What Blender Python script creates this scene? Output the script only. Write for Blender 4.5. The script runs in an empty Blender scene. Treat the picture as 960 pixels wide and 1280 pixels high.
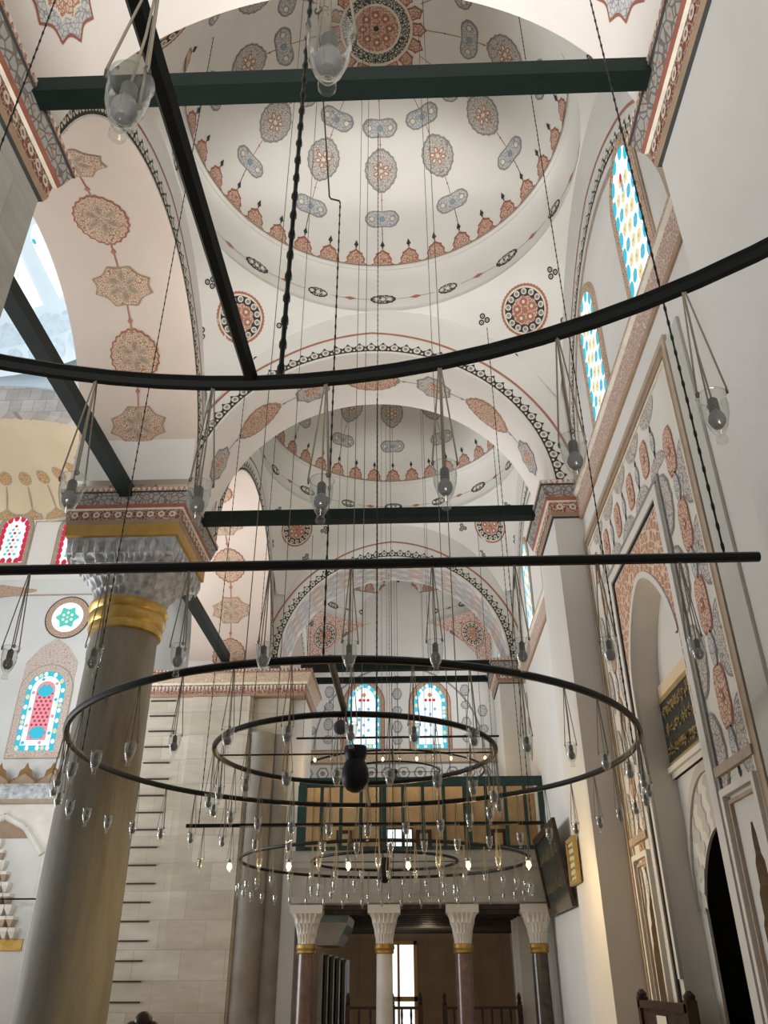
import bpy, bmesh, math, random
from math import sin, cos, pi, sqrt, atan2, asin, acos, radians
from mathutils import Vector, Matrix
from mathutils.geometry import tessellate_polygon

rnd = random.Random(7)
scene = bpy.context.scene
COL = scene.collection
E = 1.65            # camera height above the floor; z values below are relative to it
H = 1.75            # height of the chandelier rings above the camera
CX = -0.385         # aisle axis

# ------------------------------------------------------------------ materials
MATS = {}

def new_mat(name):
    m = bpy.data.materials.new(name)
    m.use_nodes = True
    nt = m.node_tree
    nt.nodes.clear()
    out = nt.nodes.new('ShaderNodeOutputMaterial')
    MATS[name] = m
    return m, nt, out

def N(nt, kind, **kw):
    n = nt.nodes.new(kind)
    for k, v in kw.items():
        if k in n.inputs.keys():
            n.inputs[k].default_value = v
        else:
            setattr(n, k, v)
    return n

def rgb(c):
    return (c[0], c[1], c[2], 1.0)

def ramp(nt, fac, stops, mode='LINEAR'):
    r = nt.nodes.new('ShaderNodeValToRGB')
    r.color_ramp.interpolation = mode
    e = r.color_ramp.elements
    e[0].position, e[0].color = stops[0][0], rgb(stops[0][1])
    e[1].position, e[1].color = stops[-1][0], rgb(stops[-1][1])
    for p, c in stops[1:-1]:
        x = e.new(p)
        x.color = rgb(c)
    nt.links.new(fac, r.inputs['Fac'])
    return r.outputs['Color']

def pos(nt):
    g = nt.nodes.new('ShaderNodeNewGeometry')
    return g.outputs['Position']

def noise(nt, scale, detail=4.0, rough=0.55, vec=None):
    n = nt.nodes.new('ShaderNodeTexNoise')
    n.inputs['Scale'].default_value = scale
    n.inputs['Detail'].default_value = detail
    n.inputs['Roughness'].default_value = rough
    nt.links.new(vec if vec is not None else pos(nt), n.inputs['Vector'])
    return n.outputs['Fac']

def bsdf(nt, out, color=None, rough=0.6, metal=0.0, spec=0.3):
    b = nt.nodes.new('ShaderNodeBsdfPrincipled')
    b.inputs['Roughness'].default_value = rough
    b.inputs['Metallic'].default_value = metal
    b.inputs['Specular IOR Level'].default_value = spec
    if color is not None:
        if isinstance(color, tuple):
            b.inputs['Base Color'].default_value = rgb(color)
        else:
            nt.links.new(color, b.inputs['Base Color'])
    nt.links.new(b.outputs['BSDF'], out.inputs['Surface'])
    return b

def add_bump(nt, b, height, strength=0.2, dist=0.01):
    bp = nt.nodes.new('ShaderNodeBump')
    bp.inputs['Strength'].default_value = strength
    bp.inputs['Distance'].default_value = dist
    nt.links.new(height, bp.inputs['Height'])
    nt.links.new(bp.outputs['Normal'], b.inputs['Normal'])

def mottled(name, c1, c2, scale=1.5, rough=0.8, bump=0.0, metal=0.0, spec=0.3):
    m, nt, out = new_mat(name)
    f = noise(nt, scale)
    b = bsdf(nt, out, ramp(nt, f, [(0.3, c1), (0.7, c2)]), rough, metal, spec)
    if bump:
        add_bump(nt, b, noise(nt, scale * 8), bump, 0.01)
    return m

def lace(name, ground, line, scale=14.0, dot=None, width=0.07):
    scale *= 1.6
    """fine stencilled arabesque: a net of lines with small round flowers"""
    m, nt, out = new_mat(name)
    v = nt.nodes.new('ShaderNodeTexVoronoi')
    v.feature = 'DISTANCE_TO_EDGE'
    v.inputs['Scale'].default_value = scale
    p = pos(nt)
    nt.links.new(p, v.inputs['Vector'])
    v2 = nt.nodes.new('ShaderNodeTexVoronoi')
    v2.feature = 'F1'
    v2.inputs['Scale'].default_value = scale
    nt.links.new(p, v2.inputs['Vector'])
    c1 = ramp(nt, v.outputs['Distance'], [(0.0, line), (width, line), (width + 0.03, ground), (1.0, ground)])
    mx = nt.nodes.new('ShaderNodeMix')
    mx.data_type = 'RGBA'
    d = ramp(nt, v2.outputs['Distance'], [(0.0, (1, 1, 1)), (0.16, (1, 1, 1)), (0.2, (0, 0, 0)), (1.0, (0, 0, 0))])
    nt.links.new(d, mx.inputs['Factor'])
    nt.links.new(c1, mx.inputs[6])
    mx.inputs[7].default_value = rgb(dot or line)
    bsdf(nt, out, mx.outputs[2], 0.85)
    return m

def flat(name, c, rough=0.6, metal=0.0, spec=0.3):
    return mottled(name, tuple(x * 0.88 for x in c), tuple(min(1, x * 1.1) for x in c), 6.0, rough, 0, metal, spec)

def emit(name, c, s):
    m, nt, out = new_mat(name)
    e = nt.nodes.new('ShaderNodeEmission')
    e.inputs['Color'].default_value = rgb(c)
    e.inputs['Strength'].default_value = s
    nt.links.new(e.outputs[0], out.inputs['Surface'])
    try:
        m.cycles.emission_sampling = 'NONE'
    except Exception:
        pass
    return m

def stone_blocks(name, c1, c2, mortar, bw, bh, rot=None):
    m, nt, out = new_mat(name)
    p = pos(nt)
    s = nt.nodes.new('ShaderNodeSeparateXYZ')
    nt.links.new(p, s.inputs[0])
    ad = nt.nodes.new('ShaderNodeMath')
    ad.operation = 'ADD'
    nt.links.new(s.outputs[0], ad.inputs[0])
    nt.links.new(s.outputs[1], ad.inputs[1])
    cb = nt.nodes.new('ShaderNodeCombineXYZ')
    nt.links.new(ad.outputs[0], cb.inputs[0])
    nt.links.new(s.outputs[2], cb.inputs[1])
    br = nt.nodes.new('ShaderNodeTexBrick')
    nt.links.new(cb.outputs[0], br.inputs['Vector'])
    br.inputs['Scale'].default_value = 1.0
    br.inputs['Brick Width'].default_value = bw
    br.inputs['Row Height'].default_value = bh
    br.inputs['Mortar Size'].default_value = 0.012
    br.inputs['Mortar Smooth'].default_value = 0.6
    br.inputs['Color1'].default_value = rgb(c1)
    br.inputs['Color2'].default_value = rgb(c2)
    br.inputs['Mortar'].default_value = rgb(mortar)
    mp = nt.nodes.new('ShaderNodeMapping')
    mp.inputs['Scale'].default_value = (0.5, 1.6, 1)
    nt.links.new(cb.outputs[0], mp.inputs[0])
    f = noise(nt, 1.6, 6, 0.65, mp.outputs[0])
    g = ramp(nt, f, [(0.3, (0.78, 0.76, 0.72)), (0.65, (1.05, 1.05, 1.05))])
    mx = nt.nodes.new('ShaderNodeMix')
    mx.data_type = 'RGBA'
    mx.blend_type = 'MULTIPLY'
    mx.inputs['Factor'].default_value = 1.0
    nt.links.new(br.outputs['Color'], mx.inputs[6])
    nt.links.new(g, mx.inputs[7])
    b = bsdf(nt, out, mx.outputs[2], 0.7)
    add_bump(nt, b, f, 0.15, 0.02)
    return m

# plaster and paint
mottled('plaster', (0.70, 0.685, 0.64), (0.76, 0.745, 0.70), 0.7, 0.9)
mottled('plaster_wall', (0.64, 0.625, 0.59), (0.71, 0.695, 0.66), 0.6, 0.85)
mottled('plaster_pink', (0.58, 0.475, 0.40), (0.65, 0.545, 0.465), 0.6, 0.9)
mottled('plaster_grey', (0.50, 0.49, 0.45), (0.56, 0.55, 0.505), 0.8, 0.85)
mottled('plaster_blush', (0.74, 0.69, 0.64), (0.79, 0.745, 0.69), 0.7, 0.9)
mottled('plaster_gold', (0.66, 0.52, 0.34), (0.74, 0.60, 0.42), 0.5, 0.9)
mottled('plaster_blue', (0.70, 0.80, 0.86), (0.80, 0.88, 0.92), 0.5, 0.9)
mottled('plaster_beam', (0.66, 0.63, 0.57), (0.75, 0.72, 0.66), 1.1, 0.8)
flat('paint_red', (0.33, 0.12, 0.08), 0.8)
flat('paint_redline', (0.40, 0.17, 0.115), 0.8)
flat('paint_dark', (0.045, 0.045, 0.045), 0.8)
flat('paint_grey', (0.27, 0.26, 0.26), 0.8)
flat('paint_blue', (0.24, 0.33, 0.42), 0.8)
flat('paint_cream', (0.72, 0.67, 0.56), 0.8)
flat('paint_brown', (0.34, 0.24, 0.16), 0.8)
flat('paint_tan', (0.42, 0.335, 0.255), 0.8)
flat('paint_crest', (0.24, 0.13, 0.05), 0.8)
lace('lace_blush', (0.66, 0.56, 0.49), (0.46, 0.34, 0.28), 8, (0.54, 0.38, 0.32), 0.06)
flat('paint_orange', (0.55, 0.20, 0.06), 0.7)
lace('lace_red', (0.64, 0.50, 0.40), (0.40, 0.17, 0.11), 13, (0.47, 0.20, 0.13), 0.09)
lace('lace_grey', (0.60, 0.555, 0.50), (0.27, 0.245, 0.235), 14, (0.42, 0.36, 0.34), 0.07)
lace('lace_bluegrey', (0.56, 0.55, 0.53), (0.27, 0.28, 0.30), 12, (0.45, 0.53, 0.58), 0.06)
lace('lace_dark', (0.55, 0.53, 0.47), (0.06, 0.06, 0.06), 15, (0.66, 0.62, 0.55), 0.13)
lace('lace_brown', (0.60, 0.47, 0.36), (0.33, 0.17, 0.09), 17, (0.42, 0.22, 0.13), 0.08)
lace('lace_pale', (0.68, 0.63, 0.57), (0.52, 0.46, 0.42), 9, (0.60, 0.45, 0.38), 0.06)
lace('lace_cornice', (0.25, 0.085, 0.06), (0.54, 0.43, 0.35), 9, (0.50, 0.42, 0.36), 0.04)
lace('lace_cornice_blue', (0.34, 0.34, 0.32), (0.17, 0.14, 0.12), 7, (0.48, 0.18, 0.10), 0.07)
lace('lace_frieze', (0.46, 0.33, 0.22), (0.66, 0.54, 0.40), 16, (0.30, 0.17, 0.10), 0.06)
lace('lace_pend', (0.66, 0.54, 0.46), (0.44, 0.20, 0.14), 5.5, (0.62, 0.42, 0.34), 0.05)
lace('lace_wallband', (0.40, 0.27, 0.22), (0.60, 0.50, 0.43), 12, (0.52, 0.36, 0.30), 0.05)
lace('lace_honey', (0.58, 0.38, 0.19), (0.42, 0.23, 0.10), 6, (0.66, 0.48, 0.28), 0.06)
lace('lace_net', (0.72, 0.65, 0.60), (0.52, 0.46, 0.46), 3.2, (0.62, 0.42, 0.36), 0.035)
lace('lace_spandrel', (0.48, 0.24, 0.15), (0.68, 0.58, 0.47), 6.5, (0.60, 0.36, 0.26), 0.06)
# stone, metal, wood
m, nt, out = new_mat('granite')
mp = N(nt, 'ShaderNodeMapping')
mp.inputs['Scale'].default_value = (1.5, 1.5, 0.25)
nt.links.new(pos(nt), mp.inputs[0])
f1 = noise(nt, 1.3, 5, 0.6, mp.outputs[0])
f2 = noise(nt, 60, 3, 0.7)
c = ramp(nt, f1, [(0.32, (0.15, 0.12, 0.085)), (0.5, (0.22, 0.205, 0.165)), (0.7, (0.30, 0.275, 0.21))])
mx = N(nt, 'ShaderNodeMix', data_type='RGBA', blend_type='MULTIPLY')
mx.inputs['Factor'].default_value = 0.7
nt.links.new(c, mx.inputs[6])
nt.links.new(ramp(nt, f2, [(0.35, (0.78, 0.78, 0.78)), (0.65, (1.1, 1.1, 1.1))]), mx.inputs[7])
bsdf(nt, out, mx.outputs[2], 0.62, 0, 0.25)
mottled('marble', (0.24, 0.26, 0.28), (0.62, 0.62, 0.61), 7.0, 0.6, 0.1)
mottled('marble_parapet', (0.36, 0.335, 0.29), (0.50, 0.475, 0.42), 1.8, 0.6)
mottled('marble_warm', (0.62, 0.58, 0.52), (0.76, 0.73, 0.67), 2.5, 0.55)
mottled('marble_dark', (0.13, 0.075, 0.06), (0.22, 0.13, 0.10), 7, 0.25, 0, 0, 0.5)
mottled('marble_black', (0.045, 0.035, 0.03), (0.10, 0.075, 0.06), 7, 0.25, 0, 0, 0.5)
stone_blocks('ashlar', (0.57, 0.51, 0.41), (0.70, 0.65, 0.56), (0.52, 0.47, 0.39), 0.92, 0.55)
stone_blocks('ashlar_grey', (0.42, 0.41, 0.37), (0.50, 0.49, 0.45), (0.40, 0.38, 0.34), 1.1, 0.55)
stone_blocks('voussoir', (0.50, 0.45, 0.41), (0.62, 0.57, 0.53), (0.34, 0.29, 0.26), 0.42, 0.5)
mottled('stone_dark', (0.26, 0.235, 0.20), (0.36, 0.33, 0.28), 2.2, 0.6)  # darker grey-brown stone for shafts, jamb, board and canopy
mottled('gilding', (0.42, 0.25, 0.06), (0.60, 0.40, 0.12), 5, 0.38, 0.1, 0.75, 0.5)
flat('gilt_paint', (0.50, 0.31, 0.08), 0.45, 0.35)
flat('iron', (0.004, 0.0055, 0.005), 0.42, 0.2, 0.35)
flat('iron_green', (0.003, 0.010, 0.008), 0.55, 0.0, 0.25)
flat('wire', (0.10, 0.095, 0.085), 0.6, 0.3)
flat('cord', (0.26, 0.23, 0.17), 0.8)
flat('slot_iron', (0.06, 0.04, 0.03), 0.8)
flat('black_plastic', (0.004, 0.005, 0.005), 0.5)
flat('grey_globe', (0.11, 0.10, 0.11), 0.5)
flat('socket', (0.13, 0.13, 0.115), 0.5)
mottled('wood_dark', (0.030, 0.016, 0.010), (0.060, 0.034, 0.022), 9, 0.4)
mottled('wood_ceiling', (0.035, 0.03, 0.028), (0.075, 0.06, 0.055), 6, 0.6)
mottled('wood_tan', (0.42, 0.28, 0.14), (0.55, 0.39, 0.22), 2.2, 0.6)
mottled('wood_honey', (0.62, 0.36, 0.13), (0.70, 0.44, 0.18), 4, 0.5)
mottled('green_wood', (0.014, 0.042, 0.036), (0.024, 0.060, 0.052), 5, 0.5)
flat('teal_paint', (0.16, 0.24, 0.23), 0.6)
mottled('panel_brown', (0.30, 0.22, 0.15), (0.38, 0.29, 0.21), 1.4, 0.7)
flat('silver_edge', (0.45, 0.45, 0.45), 0.4, 0.5)
mottled('carpet', (0.42, 0.34, 0.27), (0.52, 0.44, 0.36), 5, 0.95)  # pale tone chosen to bounce light up to the vaults
flat('board_dark', (0.028, 0.032, 0.026), 0.35)
flat('board_gold', (0.36, 0.27, 0.11), 0.5, 0.3)
flat('paper', (0.74, 0.72, 0.64), 0.7)
flat('paper_yellow', (0.66, 0.58, 0.34), 0.6)
flat('ink', (0.08, 0.06, 0.05), 0.8)
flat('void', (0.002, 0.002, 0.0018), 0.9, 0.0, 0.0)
flat('niche_ochre', (0.40, 0.28, 0.12), 0.8)
flat('niche_shade', (0.40, 0.34, 0.27), 0.8)
# clear glass of the lamp cups: see-through, brighter towards its edges, with reflections
m, nt, out = new_mat('glass')
tr = N(nt, 'ShaderNodeBsdfTransparent', Color=(0.97, 0.98, 0.97, 1))
gl = N(nt, 'ShaderNodeBsdfGlossy', Color=(1, 1, 1, 1), Roughness=0.06)
di = N(nt, 'ShaderNodeBsdfTranslucent', Color=(0.85, 0.86, 0.84, 1))
lw = N(nt, 'ShaderNodeLayerWeight', Blend=0.45)
m1 = N(nt, 'ShaderNodeMixShader')
m2 = N(nt, 'ShaderNodeMixShader')
nt.links.new(ramp(nt, lw.outputs['Facing'], [(0.0, (0.03,) * 3), (0.55, (0.12,) * 3), (1.0, (0.75,) * 3)]), m1.inputs[0])
nt.links.new(tr.outputs[0], m1.inputs[1])
nt.links.new(gl.outputs[0], m1.inputs[2])
nt.links.new(ramp(nt, lw.outputs['Facing'], [(0.0, (0.02,) * 3), (0.7, (0.06,) * 3), (1.0, (0.35,) * 3)]), m2.inputs[0])
nt.links.new(m1.outputs[0], m2.inputs[1])
nt.links.new(di.outputs[0], m2.inputs[2])
nt.links.new(m2.outputs[0], out.inputs['Surface'])
# frosted bulb, unlit
m, nt, out = new_mat('bulb_off')
b = bsdf(nt, out, (0.26, 0.245, 0.25), 0.25, 0, 0.5)
emit('bulb_lit', (1.0, 0.76, 0.34), 3.6)
# daylight through coloured glass
emit('sg_white', (0.95, 0.98, 1.0), 1.25)
emit('sg_turq', (0.08, 0.66, 0.86), 0.95)
emit('sg_blue', (0.22, 0.60, 0.95), 0.95)
emit('sg_yellow', (0.97, 0.88, 0.48), 0.95)
emit('sg_red', (0.80, 0.05, 0.10), 0.85)
emit('sg_pink', (0.95, 0.42, 0.46), 0.95)
emit('sg_orange', (0.90, 0.38, 0.14), 0.85)
emit('sg_green', (0.14, 0.75, 0.62), 0.95)
emit('daylight_pane', (0.93, 0.97, 1.0), 1.5)

# ------------------------------------------------------------------ mesh building
class MB:
    def __init__(self):
        self.v, self.f, self.m, self.names = [], [], [], []

    def mi(self, mat):
        if mat not in self.names:
            self.names.append(mat)
        return self.names.index(mat)

    def add(self, verts, faces, mat):
        o = len(self.v)
        k = self.mi(mat)
        self.v.extend([tuple(p) for p in verts])
        for f in faces:
            self.f.append([i + o for i in f])
            self.m.append(k)

    def box(self, x0, x1, y0, y1, z0, z1, mat):
        v = [(x, y, z) for z in (z0, z1) for y in (y0, y1) for x in (x0, x1)]
        self.add(v, [(0, 2, 3, 1), (4, 5, 7, 6), (0, 1, 5, 4), (2, 6, 7, 3), (0, 4, 6, 2), (1, 3, 7, 5)], mat)

    def tube(self, path, r, mat, n=8, closed=False, cap=True):
        path = [Vector(p) for p in path]
        L = len(path)
        rs = r if isinstance(r, (list, tuple)) else [r] * L
        rings = []
        prev = None
        for i, p in enumerate(path):
            if closed:
                t = path[(i + 1) % L] - path[i - 1]
            else:
                t = path[min(i + 1, L - 1)] - path[max(i - 1, 0)]
            t.normalize()
            if prev is None:
                a = Vector((0, 0, 1)) if abs(t.z) < 0.9 else Vector((1, 0, 0))
            else:
                a = prev
            x = (a - t * a.dot(t)).normalized()
            prev = x
            y = t.cross(x)
            rings.append([p + (x * cos(2 * pi * k / n + pi / n) + y * sin(2 * pi * k / n + pi / n)) * rs[i] for k in range(n)])
        v = [q for rr in rings for q in rr]
        f = []
        for i in range(L if closed else L - 1):
            j = (i + 1) % L
            for k in range(n):
                f.append((i * n + k, i * n + (k + 1) % n, j * n + (k + 1) % n, j * n + k))
        if cap and not closed:
            f.append(tuple(range(n))[::-1])
            f.append(tuple((L - 1) * n + k for k in range(n)))
        self.add(v, f, mat)

    def lathe(self, c, prof, mat, n=24, mats=None, closed_ends=True):
        v, f = [], []
        for r, z in prof:
            for k in range(n):
                a = 2 * pi * k / n
                v.append((c[0] + r * cos(a), c[1] + r * sin(a), c[2] + z))
        for i in range(len(prof) - 1):
            for k in range(n):
                f.append((i * n + k, i * n + (k + 1) % n, (i + 1) * n + (k + 1) % n, (i + 1) * n + k))
        self.add(v, f, mat)
        if closed_ends:
            L = len(prof) - 1
            self.add(v[:n], [tuple(range(n))[::-1]], mat)
            self.add(v[L * n:], [tuple(range(n))], mat)

    def rects(self, levels, mats, cap=True):
        """loft of rectangles (x0,x1,y0,y1,z); mats: one per band"""
        for i in range(len(levels) - 1):
            a, b = levels[i], levels[i + 1]
            v = []
            for q in (a, b):
                v += [(q[0], q[2], q[4]), (q[1], q[2], q[4]), (q[1], q[3], q[4]), (q[0], q[3], q[4])]
            self.add(v, [(0, 1, 5, 4), (1, 2, 6, 5), (2, 3, 7, 6), (3, 0, 4, 7)], mats[i])
        if cap:
            for q, m_ in ((levels[0], mats[0]), (levels[-1], mats[-1])):
                self.add([(q[0], q[2], q[4]), (q[1], q[2], q[4]), (q[1], q[3], q[4]), (q[0], q[3], q[4])], [(0, 1, 2, 3)], m_)

    def poly(self, pts, mat):
        """planar polygon, may be concave"""
        t = tessellate_polygon([[Vector(p) for p in pts]])
        self.add(pts, [tuple(x) for x in t], mat)

    def poly_holes(self, outer, holes, P, mat):
        """2-D outline with holes, P maps 2-D to 3-D"""
        loops = [outer] + holes
        flat_ = [q for l in loops for q in l]
        t = tessellate_polygon([[Vector((q[0], q[1], 0)) for q in l] for l in loops])
        self.add([P(*q) for q in flat_], [tuple(x) for x in t], mat)

    def build(self, name, parent=None, smooth=True, local=False, angle=35):
        me = bpy.data.meshes.new(name)
        if local:
            vs = self.v
        else:
            o = parent_base(parent)
            vs = [(x - o[0], y - o[1], z + E - o[2]) for x, y, z in self.v]
        me.from_pydata(vs, [], self.f)
        for n_ in self.names:
            me.materials.append(MATS[n_])
        for p, k in zip(me.polygons, self.m):
            p.material_index = k
        me.update()
        bm = bmesh.new()
        bm.from_mesh(me)
        bmesh.ops.remove_doubles(bm, verts=bm.verts, dist=0.00005)
        bm.to_mesh(me)
        bm.free()
        if smooth:
            me.shade_smooth()
            me.set_sharp_from_angle(angle=radians(angle))
        ob = bpy.data.objects.new(name, me)
        COL.objects.link(ob)
        if parent is not None:
            ob.parent = parent
        return ob

BASES = {}

def parent_base(p):
    b = Vector((0, 0, 0))
    while p is not None:
        b += p.location
        p = p.parent
    return b

def tag(o, label, cat, group=None, kind=None):
    o['label'] = label
    o['category'] = cat
    if group:
        o['group'] = group
    if kind:
        o['kind'] = kind
    return o

def thing(name, label, cat, loc, group=None, kind=None):
    o = bpy.data.objects.new(name, None)
    COL.objects.link(o)
    o.location = (loc[0], loc[1], loc[2] + E)
    o.empty_display_size = 0.1
    return tag(o, label, cat, group, kind)

# ------------------------------------------------------------------ painted decoration
class Surf:
    """maps motif coordinates (a across, b along) to the surface; off lifts towards the room"""
    def __init__(self, fn, flip=False):
        self.fn = fn

def plane_surf(o, U, V, Nn):
    o, U, V, Nn = Vector(o), Vector(U), Vector(V), Vector(Nn)
    return lambda a, b, off: o + U * a + V * b + Nn * off

def sphere_surf(c, R, az, s0):
    """motif on the inside of a sphere; az from +y clockwise to +x, s0 arc length from the top; b grows downwards"""
    c = Vector(c)
    def fn(a, b, off):
        s = s0 + b
        k = sin(s / R) * R
        t = az + (a / max(abs(k), 0.05))
        ph = s / R
        r = R - off
        return c + Vector((r * sin(ph) * sin(t), r * sin(ph) * cos(t), r * cos(ph)))
    return fn

def apex_surf(c, R, rot=0.0):
    c = Vector(c)
    def fn(a, b, off):
        s = math.hypot(a, b)
        t = atan2(a, b) + rot
        ph = s / R
        r = R - off
        return c + Vector((r * sin(ph) * sin(t), r * sin(ph) * cos(t), r * cos(ph)))
    return fn

def cyl_surf(c, r, az, z):
    c = Vector(c)
    def fn(a, b, off):
        t = az + a / r
        return c + Vector(((r - off) * sin(t), (r - off) * cos(t), z - b))
    return fn

def soffit_surf(axis, c, r, al, t0):
    """inside of a barrel: axis 'y' for a transverse arch (circle in xz), 'x' for a side arch (circle in yz); al from the crown; a across the soffit, b along"""
    def fn(a, b, off):
        q = al + b / r
        u = (r - off) * sin(q)
        w = (r - off) * cos(q)
        if axis == 'y':
            return Vector((c[0] + u, t0 + a, c[1] + w))
        return Vector((t0 + a, c[0] + u, c[1] + w))
    return fn

def face_arc_surf(P, c, r, al):
    """flat face around an arch: a outward, b along the arc; P maps (u, w, off)"""
    def fn(a, b, off):
        q = al + b / r
        return P(c[0] + (r + a) * sin(q), c[1] + (r + a) * cos(q), off)
    return fn

def rot2(fn, ang, a0=0.0, b0=0.0, sc=1.0, sb=None):
    ca, sa = cos(ang), sin(ang)
    sb = sb or sc
    return lambda a, b, off: fn(a0 + ca * a * sc - sa * b * sb, b0 + sa * a * sc + ca * b * sb, off)

OFF = 0.006
LAYER = 0.004

def decal(mb, S, pts, mat, layer=0, rings=(0.5, 1.0)):
    n = len(pts)
    cx = sum(p[0] for p in pts) / n
    cy = sum(p[1] for p in pts) / n
    off = OFF + LAYER * layer
    v = [S(cx, cy, off)]
    f = []
    for ri, k in enumerate(rings):
        for p in pts:
            v.append(S(cx + (p[0] - cx) * k, cy + (p[1] - cy) * k, off))
    for i in range(n):
        j = (i + 1) % n
        f.append((0, 1 + i, 1 + j))
        for ri in range(len(rings) - 1):
            o1, o2 = 1 + ri * n, 1 + (ri + 1) * n
            f.append((o1 + i, o2 + i, o2 + j, o1 + j))
    mb.add(v, f, mat)

def ring_decal(mb, S, r0, r1, mat, layer=0, n=40, sx=1.0, sy=1.0):
    off = OFF + LAYER * layer
    v, f = [], []
    for k in range(n):
        t = 2 * pi * k / n
        v.append(S(r0 * sin(t) * sx, r0 * cos(t) * sy, off))
        v.append(S(r1 * sin(t) * sx, r1 * cos(t) * sy, off))
    for k in range(n):
        j = (k + 1) % n
        f.append((2 * k, 2 * k + 1, 2 * j + 1, 2 * j))
    mb.add(v, f, mat)

def strip(mb, S, pts, w, mat, layer=0):
    off = OFF + LAYER * layer
    v, f = [], []
    n = len(pts)
    for i, p in enumerate(pts):
        q0, q1 = pts[max(i - 1, 0)], pts[min(i + 1, n - 1)]
        dx, dy = q1[0] - q0[0], q1[1] - q0[1]
        l = math.hypot(dx, dy) or 1
        nx, ny = -dy / l * w / 2, dx / l * w / 2
        v += [S(p[0] - nx, p[1] - ny, off), S(p[0] + nx, p[1] + ny, off)]
    for i in range(n - 1):
        f.append((2 * i, 2 * i + 1, 2 * i + 3, 2 * i + 2))
    mb.add(v, f, mat)

def circ(r, n=16, x=0, y=0):
    return [(x + r * sin(2 * pi * k / n), y + r * cos(2 * pi * k / n)) for k in range(n)]

def scallop(w, h, lobes, depth, n=72, power=1.0, tip=0.0):
    """rounded outline w x h with lobes; tip pulls the two ends out to points"""
    out_ = []
    for k in range(n):
        t = 2 * pi * k / n
        q = 1 - depth * abs(cos(lobes * t / 2)) if lobes else 1
        x = sin(t) * w / 2 * q
        y = cos(t) * h / 2 * q
        if tip:
            y *= 1 + tip * max(0, abs(cos(t)) - 0.8) / 0.2
            x *= 1 - tip * 0.6 * max(0, abs(cos(t)) - 0.8) / 0.2
        out_.append((x, y))
    return out_

def scale_pts(pts, k, k2=None):
    return [(x * k, y * (k2 or k)) for x, y in pts]

def mandorla(mb, S, w, h, fill='lace_grey', edge='paint_grey', heart='paint_redline', lobes=18, petals=6, layer=0):
    o = scallop(w, h, lobes, 0.05, tip=0.12)
    decal(mb, S, o, edge, layer)
    decal(mb, S, scale_pts(o, 0.90), fill, layer + 1)
    if heart:
        k = min(w, h) * 0.17
        for i in range(petals):
            t = 2 * pi * i / petals
            px, py = sin(t) * k, cos(t) * k * h / w * 0.85
            q = rot2(S, -t, px, py)
            decal(mb, q, scallop(k * 0.75, k * 1.15, 0, 0, 12), heart, layer + 2, (1.0,))
            decal(mb, q, scallop(k * 0.42, k * 0.7, 0, 0, 10), 'paint_cream', layer + 3, (1.0,))
        decal(mb, S, circ(k * 0.3, 10), 'paint_cream', layer + 3, (1.0,))

def cartouche(mb, S, w, h, fill='lace_bluegrey', edge='paint_grey', dots='paint_blue', layer=0):
    c_ = h * 0.36
    o = [(-w / 2, -h * 0.12), (-w / 2, h * 0.12), (-w / 2 + c_ * 0.6, h * 0.42), (-w / 4, h / 2), (0, h * 0.46), (w / 4, h / 2), (w / 2 - c_ * 0.6, h * 0.42),
         (w / 2, h * 0.12), (w / 2, -h * 0.12), (w / 2 - c_ * 0.6, -h * 0.42), (w / 4, -h / 2), (0, -h * 0.46), (-w / 4, -h / 2), (-w / 2 + c_ * 0.6, -h * 0.42)]
    decal(mb, S, o, edge, layer)
    decal(mb, S, scale_pts(o, 0.9, 0.84), fill, layer + 1)
    for x in (-0.3, 0, 0.3):
        q = rot2(S, 0, x * w, 0)
        decal(mb, q, circ(h * 0.17, 12), 'paint_grey', layer + 2, (1.0,))
        decal(mb, q, circ(h * 0.125, 10), 'paint_cream' if x else dots, layer + 3, (1.0,))

def link(mb, S, b0, b1, bead=0.028, mat='paint_redline', w=0.014):
    strip(mb, S, [(0, b0), (0, (b0 + b1) / 2), (0, b1)], w, mat, -0.7)
    q = rot2(S, 0, 0, (b0 + b1) / 2)
    decal(mb, q, [(0, bead), (bead * 0.7, 0), (0, -bead), (-bead * 0.7, 0)], mat, 1, (1.0,))

def crown(mb, S, w, h, finial=True):
    """small lobed palmette standing on the dome rim; b is measured downwards, so up is -b"""
    o = [(-w * 0.5, 0), (-w * 0.36, -h * 0.12), (-w * 0.40, -h * 0.36), (-w * 0.28, -h * 0.62), (-w * 0.30, -h * 0.72), (-w * 0.12, -h * 0.86), (0, -h), (w * 0.12, -h * 0.86),
         (w * 0.30, -h * 0.72), (w * 0.28, -h * 0.62), (w * 0.40, -h * 0.36), (w * 0.36, -h * 0.12), (w * 0.5, 0)]
    decal(mb, S, o, 'paint_red', 0)
    decal(mb, S, [(x * 0.86, -h * 0.06 + (y + h * 0.06) * 0.84) for x, y in o], 'lace_red', 1)
    if finial:
        q = rot2(S, 0, 0, -h)
        f = h * 0.52
        decal(mb, q, [(-f * 0.07, 0), (-f * 0.07, -f * 0.22), (-f * 0.24, -f * 0.4), (-f * 0.12, -f * 0.7), (0, -f), (f * 0.12, -f * 0.7), (f * 0.24, -f * 0.4), (f * 0.07, -f * 0.22), (f * 0.07, 0)], 'paint_dark', 2, (1.0,))

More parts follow.
